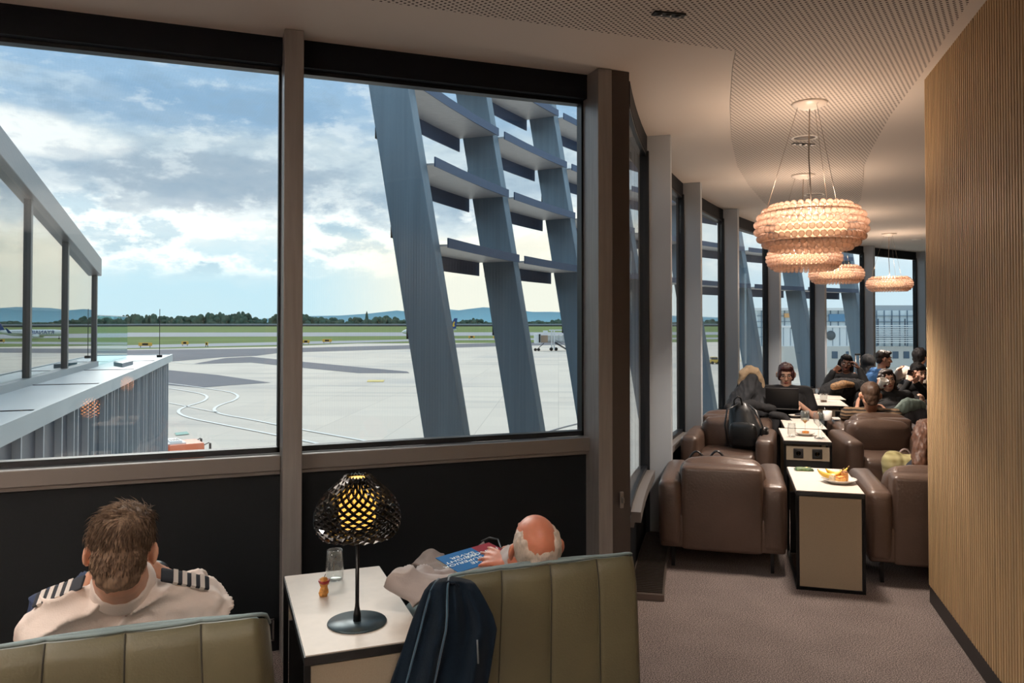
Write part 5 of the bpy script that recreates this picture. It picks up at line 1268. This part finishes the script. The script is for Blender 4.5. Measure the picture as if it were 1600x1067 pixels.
# ================================================================ THINGS LYING ABOUT
M_CLEAR = glass('tumbler_glass', (.95,.97,.97), .07, 0.0, 2.6, .8)
def cup_glass(loc, label, prof, name='tumbler', cat='glass', thick=.0025, liquid=None, group=None, scale=1.0):
    t = empty(name, loc, label, cat, group)
    p = [(r*scale, z*scale) for r, z in prof]
    inner = [(max(0, r-thick), z+(thick*1.6 if i == 0 else 0)) for i, (r, z) in enumerate(p)]
    MB().lathe([(0,p[0][1])]+p+inner[::-1]+[(0,inner[0][1])], 28).build('bowl', M_CLEAR, t, world=False)
    if liquid:
        col, z0, z1 = liquid
        def rad(z):
            for (r0, a), (r1, b) in zip(p, p[1:]):
                if a <= z <= b and b > a: return r0+(r1-r0)*(z-a)/(b-a)-thick*1.2
            return p[-1][0]-thick
        zs = [z0+(z1-z0)*i/6 for i in range(7)]
        MB().lathe([(0,z0)]+[(max(.001,rad(z)),z) for z in zs]+[(0,z1)], 24).build('drink', mm('drink%s' % (col,), col, .15), t, world=False)
    return t
TUM = [(.026,0),(.033,.006),(.0355,.03),(.034,.07),(.0305,.118)]
cup_glass(at_z(523,906,TH), 'empty clear tumbler behind the apple core by the black lamp', TUM)
q = at_z(506,931,TH); t = empty('apple_core', q, 'eaten brown apple core standing beside the black lamp', 'apple core')
def cd_(co, no, off): return co+no*noise.noise(co*90)*.004
mb = MB()
for a, b, ra, rb in (((0,0,.006),(0,0,.012),.016,.019), ((0,0,.012),(.002,0,.030),.017,.0125), ((.002,0,.030),(0,.001,.044),.0125,.015), ((0,.001,.044),(0,0,.052),.016,.019)): mb.cap(Vector(a)+q, Vector(b)+q, ra, rb)
skin(mb, 'flesh', mm('apple_flesh', (206,146,74), .6, var=.3, vs=120), t, .003, 1, cd_)
MB().lathe([(0,.058),(.012,.0585),(.020,.062),(.0215,.058),(.018,.050)], 20, Matrix.Rotation(R(5),4,'X')).build('peel', mm('apple_peel', (150,40,36), .35), t, world=False)
MB().tube([(0,0,.058),(.002,.001,.070),(.006,.0,.080)], .0013, 6).build('stem', mm('apple_stem', (74,52,34), .8), t, world=False)

# jacket slung over the corner of the right green chair
M_JK = mm('navy_fleece', (8,18,28), .95, spec=.08, sheen=.03, bump=.15, bs=240, var=.15, vs=30); M_JKL = mm('slate_lining', (36,66,84), .9, sheen=.3)
ROWS = [(935,690,716,2.66),(918,686,722,2.60),(907,684,728,2.53),(906,680,735,2.46),(911,672,742,2.405),(922,663,750,2.385),(940,655,760,2.375),(962,646,771,2.37),(985,638,776,2.365),(1010,630,772,2.36),(1040,621,767,2.36),(1070,612,762,2.36),(1105,602,755,2.36),(1150,590,748,2.36)]
def jrow(v):
    f = v*(len(ROWS)-1); i = min(int(f), len(ROWS)-2); f -= i; a, b = ROWS[i], ROWS[i+1]; return [a[k]*(1-f)+b[k]*f for k in range(4)]
def jk(u, v):
    py, l, r, Z = jrow(v); px = l+(r-l)*u; e = 4*u*(1-u)
    fold = .014*math.sin(u*15+v*2.2)+.010*math.sin(u*27-v*4+1)+.02*noise.noise(Vector((u*3,v*4,2)))
    lift = sm(.15,.45,v)
    return at_d(px, py-6*math.sin(u*math.pi)*(1-lift), Z-.018*e*lift-fold*sm(.2,.6,v)*.9-.01)
c0 = jk(.5,.3); t = empty('jacket', c0, 'dark navy fleece jacket slung over the left corner of the right green chair', 'jacket')
MB().grid(jk, 60, 60).build('body', M_JK, t, mods=solid(.012, 0, 1))
def flap(u, v):
    p = jk(.10+.30*u+.05*v, .22+.78*v); n_ = (EYE-p).normalized(); return p+n_*(.016+.020*math.sin(u*math.pi)+.006*math.sin(v*9))
MB().grid(flap, 18, 50).build('sleeve', M_JK, t, mods=solid(.008, 0, 1))
for uu, dz in ((.11,.020),(.40,.022)):
    pts = []
    for k in range(40):
        v = .22+.78*k/39; p = jk(uu+.05*(v-.22)/.78, v); pts.append(p+(EYE-p).normalized()*dz)
    MB().tube(pts, .0035, 6).build('piping', M_JKL, t)
def coll(u, v):
    p = jk(.36+.25*u, .26+.10*v-.05*math.sin(u*math.pi)); return p+(EYE-p).normalized()*(.020+.012*math.sin(v*math.pi))
MB().grid(coll, 16, 8).build('collar', M_JK, t, mods=solid(.008, 0, 1))
pts = [jk(.80+.06*k/10, .66+.10*k/10) for k in range(11)]; MB().tube([p+(EYE-p).normalized()*.012 for p in pts], .0028, 6).build('zip', mm('zip_grey', (120,128,132), .4, .6), t)

# ---------------- fruit table
def plate(loc, label, rad=.105, col=(226,220,212)):
    t = empty('plate', loc, label, 'plate')
    MB().lathe([(0,.003),(rad*.55,.0),(rad*.6,.002),(rad*.82,.014),(rad,.024),(rad*.995,.027),(rad*.8,.018),(rad*.6,.007),(0,.006)], 40).build('dish', mm('plate_glaze', col, .22), t, world=False)
    return t
pl = at_z(1311,754,TH); plate(pl, 'white plate of bananas and pastry on the nearest side table', .105)
def banana(c, ang, label, k=1.0):
    t = empty('banana', c, label, 'banana', rz=R(ang)); pts = []; rs_ = []
    for i in range(13):
        a = -1.05+2.1*i/12; pts.append((.085*math.sin(a)*k, 0, .085*(1-math.cos(a))*k*.9)); rs_.append(.0165*k*max(.25,(1-abs(i/12*2-1)**3.2)))
    MB().tube(pts, rs_, 7).build('fruit', mm('banana_yellow', (228,190,84), .5, var=.08, vs=60), t, world=False)
    e = Vector(pts[-1]); MB().tube([e, e+Vector((.014,0,.012))], [.005,.004], 6).build('stem', mm('banana_stem', (120,92,48), .7), t, world=False)
    e = Vector(pts[0]); MB().ell(e, (.004,.004,.004), u=8, v=6).build('tip', mm('banana_tip', (66,48,30), .8), t, world=False)
banana((pl.x-.030, pl.y+.045, TH+.036), -28, 'left yellow banana lying at the back of the fruit plate'); banana((pl.x+.030, pl.y+.052, TH+.040), -12, 'right yellow banana curving over the back of the fruit plate')
def slice_(c, ang, label, col, crust, d=(.07,.035,.045), name='cake_slice', cat='cake'):
    t = empty(name, c, label, cat, rz=R(ang))
    def fn(p): p.z += noise.noise(p*60)*.003; p.x += noise.noise(p*50+Vector((4,0,0)))*.003; return p
    MB().rbox((0,0,d[2]/2), d, .008, 3, puff=.004, fn=fn).build('crumb', mm(name+'_crumb', col, .85, var=.25, vs=90), t, world=False)
    MB().rbox((0,0,d[2]-.002), (d[0]*.98,d[1]*.98,.008), .003, 3, fn=fn).build('crust', mm(name+'_crust', crust, .6, var=.3, vs=80), t, world=False)
slice_((pl.x+.045, pl.y+.005, TH+.012), 60, 'brown cake slice standing at the right of the fruit plate', (196,140,80), (110,62,34), (.075,.035,.055))
slice_((pl.x-.010, pl.y-.018, TH+.010), 15, 'golden pastry piece at the front of the fruit plate', (230,176,100), (200,112,50), (.075,.04,.030), 'pastry_piece', 'pastry')
slice_((pl.x-.045, pl.y+.005, TH+.012), 40, 'pale sandwich half at the left of the fruit plate', (236,214,180), (214,160,96), (.06,.035,.038), 'sandwich_half', 'sandwich')
q = at_z(1256,735,TH); t = empty('snack_packet', q, 'small dark green snack packet on the nearest side table', 'packet', rz=R(-30))
def pk(p): p.z += .004*math.sin(p.x*90)*math.cos(p.y*80); return p
MB().rbox((0,0,.010), (.105,.062,.018), .008, 3, puff=.003, fn=pk).build('wrapper', mm('packet_green', (40,70,46), .35, var=.5, vs=40, col2=(104,128,72)), t, world=False)
MB().rbox((.0,0,.019), (.05,.03,.004), .002, 2, fn=pk).build('label_patch', mm('packet_yellow', (206,190,110), .4), t, world=False)
for s in (-1,1): MB().lohi((s*.055-.006,-.03,.006),(s*.055+.006,.03,.010)).build('seal', mm('packet_seal', (54,84,60), .35), t, world=False)

# ---------------- wine glass table
WINE = [(.030,0),(.031,.0015),(.006,.005),(.0035,.012),(.0035,.085),(.008,.092),(.030,.115),(.037,.140),(.036,.165),(.031,.19)]
cup_glass(at_z(1258,678,TH), 'stemmed glass with orange juice at the back of the wine glass table', WINE, 'wine_glass', liquid=((240,160,40), .094, .122), scale=1.1)
cup_glass(at_z(1279,685,TH), 'tall empty wine glass at the front right of the wine glass table', WINE, 'wine_glass', scale=1.18)
FL = [(.026,0),(.027,.0015),(.005,.005),(.0035,.012),(.0035,.075),(.010,.09),(.021,.12),(.023,.16),(.019,.205)]
cup_glass(at_z(1284,684,TH), 'slim empty flute right of the tall wine glass', FL, 'flute_glass', scale=1.05)
cup_glass(at_z(1237,682,TH), 'empty low tumbler at the front left of the wine glass table', TUM, scale=1.0)
pp_ = at_z(1258,680,TH); plate(pp_, 'pale plate with pastry crumbs on the wine glass table', .085, (206,196,184)); slice_((pp_.x+.005, pp_.y+.0, TH+.012), 10, 'small golden croissant end on the pale plate', (222,150,76), (196,110,48), (.06,.03,.024), 'croissant_piece', 'pastry')
q = at_z(1274,683,TH); t = empty('fork', q, 'thin metal fork leaning on the pale pastry plate', 'fork', rz=R(40)); MB().rbox((0,0,.006), (.10,.007,.003), .0012, 2).build('handle', mm('cutlery', (170,166,162), .25, .9), t, world=False)
mb = MB(); 
for i in range(3): mb.lohi((.05,-.006+i*.005,.005),(.08,-.0045+i*.005,.007))
mb.lohi((.044,-.007,.005),(.052,.006,.0072)); mb.build('tines', mm('cutlery', (170,166,162)), t, world=False)
# ---------------- mug table
mug(at_z(1293,657,TH), 'plain white mug with a spoon on the middle side table', (222,214,204), .046, .10, 20)
q = at_z(1293,657,TH); t = empty('spoon', (q.x,q.y,TH+.01), 'thin teaspoon standing in the plain white mug', 'spoon'); MB().tube([(.0,0,0),(-.03,.01,.13)], .0022, 6).build('handle', mm('cutlery', (170,166,162)), t, world=False); MB().ell((0,0,.004), (.010,.007,.004), u=10, v=6).build('bowl', mm('cutlery', (170,166,162)), t, world=False)
cup_glass(at_z(1258,657,TH), 'clear glass mug at the left of the plain white mug', [(.036,0),(.040,.004),(.040,.10)], 'glass_mug', liquid=((236,220,196), .01, .02))
q = at_z(1243,652,TH); plate(q, 'small plate with a biscuit at the back of the middle side table', .07); t = empty('biscuit', (q.x,q.y,TH+.008), 'round biscuit on the small plate of the middle side table', 'biscuit'); MB().lathe([(0,0),(.028,.001),(.030,.007),(.026,.012),(0,.013)], 20).build('biscuit_body', mm('biscuit', (214,164,96), .8, var=.2, vs=80), t, world=False)
q = at_z(1306,655,TH); t = empty('napkin', q, 'folded white paper napkin at the right edge of the middle side table', 'napkin', rz=GA); MB().rbox((0,.0,.008), (.075,.13,.014), .004, 2).build('paper', mm('napkin_white', (230,222,212), .9), t, world=False); MB().lohi((-.036,-.063,.015),(.036,.0,.0165)).build('fold', mm('napkin_white', (230,222,212)), t, world=False)
# ---------------- far table
cup_glass(at_z(1287,628,TH), 'whisky tumbler with a little amber drink on the far side table', [(.030,0),(.036,.004),(.040,.09)], 'tumbler', liquid=((120,70,34), .006, .022), scale=1.15)
q = at_z(1299,627,TH); t = empty('paper_slip', q, 'small white paper slip beside the whisky tumbler', 'paper', rz=GA+.4); MB().lohi((-.06,-.04,0),(.06,.04,.002)).build('sheet', mm('napkin_white', (230,222,212)), t, world=False); MB().lohi((-.045,-.002,.002),(.045,.0,.0022)).build('crease', mm('zip_grey', (120,128,132)), t, world=False)

# ---------------- bags and clothes
M_BLKL = mm('black_leather', (20,21,23), .38, bump=.1, bs=90, var=.2, vs=20, coat=.1)
c = gw(CC_[0]+.15, CC_[1]-.04, 0); t = empty('backpack', (c.x, c.y, .432), 'black leather backpack leaning on the seat of the chair facing the camera', 'backpack', rz=GA+R(180-14))
def bp(p):
    k = sm(-.2,.26,p.z); p.x *= 1-.42*k; p.y *= 1-.45*k; p.y -= .10*k; p.x += .09*k; p.x += noise.noise(p*9)*.014; p.z += noise.noise(p*7+Vector((5,0,0)))*.014; return p
MB().rbox((0,0,.20), (.31,.20,.40), .07, 5, puff=.02, fn=bp).build('bag_body', M_BLKL, t, world=False)
MB().rbox((.01,.095,.14), (.23,.07,.20), .03, 4, puff=.012).build('front_pocket', M_BLKL, t, world=False); MB().rbox((-.16,.02,.13), (.07,.11,.17), .03, 4).build('side_pocket', M_BLKL, t, world=False)
for s in (-1,1): MB().tube([(.04+s*.05,-.04,.40),(.03+s*.13,.08,.36),(.0+s*.17,.13,.22),(s*.15,.10,.05)], .011, 8, flat=.5).build('strap', M_BLKL, t, world=False)
MB().tube([(.05,-.06,.38),(.065,-.04,.46),(.09,-.02,.475),(.12,-.02,.44),(.125,-.04,.37)], .008, 8).build('carry_handle', M_BLKL, t, world=False)
c = gw(CA_[0]-.10, CA_[1]+.20, 0); t = empty('handbag', (c.x, c.y, .44), 'black handbag on the nearest armchair, only its two handle loops showing', 'handbag', rz=GA)
def hb_(p): p.y *= 1-.5*sm(-.07,.07,p.z); return p
MB().rbox((0,.0,.065), (.34,.16,.13), .04, 4, fn=hb_).build('bag_body', M_BLKL, t, world=False)
for s, x in ((-1,-.07),(1,.07)): MB().tube([(x-.085+.155*k/12, s*.025, .125+.105*math.sin(math.pi*k/12)) for k in range(13)], .008, 8).build('handle', M_BLKL, t, world=False)
# dark coat with beige lining heaped on the chair behind
def heap(name, label, cat, center, pieces, mat, voxel=.011, amp=.012, fr=9, extra=None):
    t = empty(name, center, label, cat); mb = MB()
    for a, b, ra, rb in pieces: mb.cap(a, b, ra, rb, 12)
    def dp(co, no, off):
        p = co+off; return co+no*amp*(noise.noise(p*fr)+.7*noise.noise(Vector((p.x*2.5+1,p.y*2.5,p.z))*fr*1.6))
    skin(mb, 'cloth', mat, t, voxel, 4, dp); return t
M_CORD = cloth_mat('charcoal_corduroy', (52,54,58), var=.2, vs=20)
Zc = 8.75
t = heap('coat', 'dark grey coat with a beige scarf, bundled high on the chair by the window', 'coat', PX(1165,632,Zc),
     [(PX(1173,588,Zc), PX(1166,608,Zc), .10, .11), (PX(1166,608,Zc), PX(1153,634,Zc), .11, .13), (PX(1173,588,Zc), PX(1184,616,Zc+.05), .09, .10), (PX(1184,616,Zc+.05), PX(1186,640,Zc), .10, .13), (PX(1153,634,Zc), PX(1186,642,Zc), .13, .12)], M_CORD, amp=.018)
mb = MB(); mb.chain([PX(1157,598,Zc-.02), PX(1161,583,Zc-.06), PX(1170,577,Zc-.05), PX(1180,581,Zc-.03), PX(1187,594,Zc), PX(1190,610,Zc+.02), PX(1186,618,Zc+.02)], [.035,.045,.05,.055,.05,.045,.03])
skin(mb, 'scarf', cloth_mat('beige_scarf', (176,154,126), var=.12, vs=20), t, .010, 2, lambda co, no, off: co+no*.008*noise.noise((co+off)*25))
heap('jacket', 'flat dark jacket laid along the top of the backpack chair', 'jacket', PX(1170,636,8.35), [(PX(1138,638,8.30), PX(1172,632,8.38), .05, .055), (PX(1172,632,8.38), PX(1207,639,8.34), .055, .045)], M_BLKC, amp=.012)
heap('scarf', 'black scarf trailing over the armrest behind the backpack', 'scarf', PX(1222,655,8.1), [(PX(1207,648,8.15), PX(1224,651,8.1), .04, .045), (PX(1224,651,8.1), PX(1236,660,8.05), .045, .03)], M_BLKC, amp=.010)
t = heap('shoulder_bag', 'dark slouchy bag with a gold patterned flap on the lap of the braided person', 'bag', PX(1312,612,10.9), [(PX(1290,614,10.9), PX(1312,606,10.9), .10, .15), (PX(1312,606,10.9), PX(1338,606,11.0), .15, .13)], M_BLKC, amp=.016)
mb = MB(); mb.chain([PX(1303,604,10.72), PX(1318,600,10.70), PX(1331,601,10.8)], [.05,.055,.04]); skin(mb, 'patterned_flap', mm('gold_pattern', (96,72,52), .7, var=.5, vs=40, col2=(160,122,80)), t, .010, 2)
t = heap('backpack', 'dark round backpack on the floor behind the striped sweater', 'backpack', (PX(1418,655,8.9).x, PX(1418,655,8.9).y, 0), [((PX(1412,650,8.9).x, PX(1412,650,8.9).y, .16), PX(1412,655,8.9), .15, .15), ((PX(1432,650,8.9).x, PX(1432,650,8.9).y, .16), PX(1432,652,8.9), .15, .14)], cloth_mat('charcoal_nylon', (58,56,58)), amp=.01)
heap('jacket', 'grey green jacket thrown over the dark round backpack', 'jacket', PX(1420,635,8.85), [(PX(1402,643,8.8), PX(1418,633,8.85), .06, .08), (PX(1418,633,8.85), PX(1437,634,8.9), .08, .07), (PX(1402,643,8.8), PX(1399,655,8.75), .06, .04)], cloth_mat('sage_cloth', (132,150,142)), amp=.014)
q = PX(1344,575,13.2); t = empty('suitcase', (q.x, q.y, 0), 'dark suitcase with its telescopic handle pulled up behind the braided person', 'suitcase', rz=R(-20))
MB().rbox((0,0,.33), (.40,.24,.56), .05, 4).build('shell', mm('suitcase_dark', (44,46,52), .4), t, world=False)
for s in (-1,1): MB().tube([(s*.035,.09,.6),(s*.035,.09,1.04)], .009, 8).build('handle_tube', mm('zinc', (150,145,140)), t, world=False); MB().lathe([(.03,-.015),(.03,.015)], 12, Matrix.Translation((s*.16,0,.03)) @ Matrix.Rotation(R(90),4,'Y')).build('wheel', M_BLACK, t, world=False)
MB().rbox((0,.09,1.05), (.10,.03,.03), .01, 3).build('grip', M_BLACK, t, world=False)
t = empty('bag_handle_loop', PX(1412,710,5.55), 'grey bag with a loop handle beside the plaid top on the near right chair', 'bag'); t.name = 'tote_bag'
mb = MB(); mb.tube([PX(1404+19*(1-math.cos(math.pi*k/10))*.5, 716-14*math.sin(math.pi*k/10), 5.6) for k in range(11)], .008, 8); mb.build('handle', mm('tote_grey', (128,112,108), .6), t)
mb = MB(); p = PX(1414,735,5.62); mb.rbox((p.x,p.y,p.z+.0), (.15,.10,.16), .04, 4); mb.build('bag_body', mm('tote_grey', (128,112,108)), t)
# ================================================================ LIGHT
bg.inputs[1].default_value = 1.42
sl = bpy.data.lights.new('sun', 'SUN'); sl.energy = 2.15; sl.angle = R(30); sl.color = (1,.93,.83)
so = bpy.data.objects.new('sun', sl); COL.objects.link(so)
dv = Vector((math.sin(R(-4))*math.cos(R(32)), math.cos(R(-4))*math.cos(R(32)), math.sin(R(32))))   # towards the sun
so.rotation_euler = dv.to_track_quat('Z', 'Y').to_euler()
for c in CHP:
    l = bpy.data.lights.new('chandelier_bulb', 'POINT'); l.energy = 21; l.color = (1,.78,.60); l.shadow_soft_size = .06
    o = bpy.data.objects.new('chandelier_bulb', l); o.location = (c.location.x, c.location.y, c.location.z+.11); COL.objects.link(o)
def fill_downspot(x, y, power, size=110, col=(1,.92,.84), z=H-.03):  # added fill spot shining down, no fitting built for it
    l = bpy.data.lights.new('speaker_or_fill', 'SPOT'); l.energy = power; l.color = col; l.spot_size = R(size); l.spot_blend = .6; l.shadow_soft_size = .12
    o = bpy.data.objects.new('speaker_or_fill', l); o.location = (x, y, z); COL.objects.link(o)
def fill_upspot(x, y, z, power, size=140, col=(1,.94,.88)):  # added fill spot shining up, no lamp stands there
    l = bpy.data.lights.new('fill_uplight', 'SPOT'); l.energy = power; l.color = col; l.spot_size = R(size); l.spot_blend = .5; l.shadow_soft_size = .1
    o = bpy.data.objects.new('fill_uplight', l); o.location = (x, y, z); o.rotation_euler = (R(180),0,0); COL.objects.link(o)
for x, y in ((-.6,-.2),(-2.4,.4),(-4.4,.2),(-1.2,-2.6),(-3.6,-2.8),(-1.5,2.2)): fill_downspot(x, y, 150)  # unseen fill, added to brighten chairs, floor and people
for x, y in ((-4.5,-1.5),(-1.5,-3.6)): fill_upspot(x, y, 1.9, 3400)  # unseen fill, added to bounce light off the ceiling

for c in CHP: fill_downspot(c.location.x, c.location.y, 150, 130, (1,.86,.74), c.location.z-.2)  # extra spots added below the chandeliers to brighten the far seats
for s_, p_ in ((2.5,70),(5.5,70),(8.5,70)):
    q = arc(s_, -1.0); fill_downspot(q.x, q.y, p_, 120, (1,.86,.72))  # more fill added along the curved windows

q = cam2w(.55, 1.15); fill_downspot(q.x, q.y, 95, 140)  # fill added for the slatted wall
fill_upspot(-3.4, 1.2, 1.9, 900)  # fill added for the ceiling near the flat window
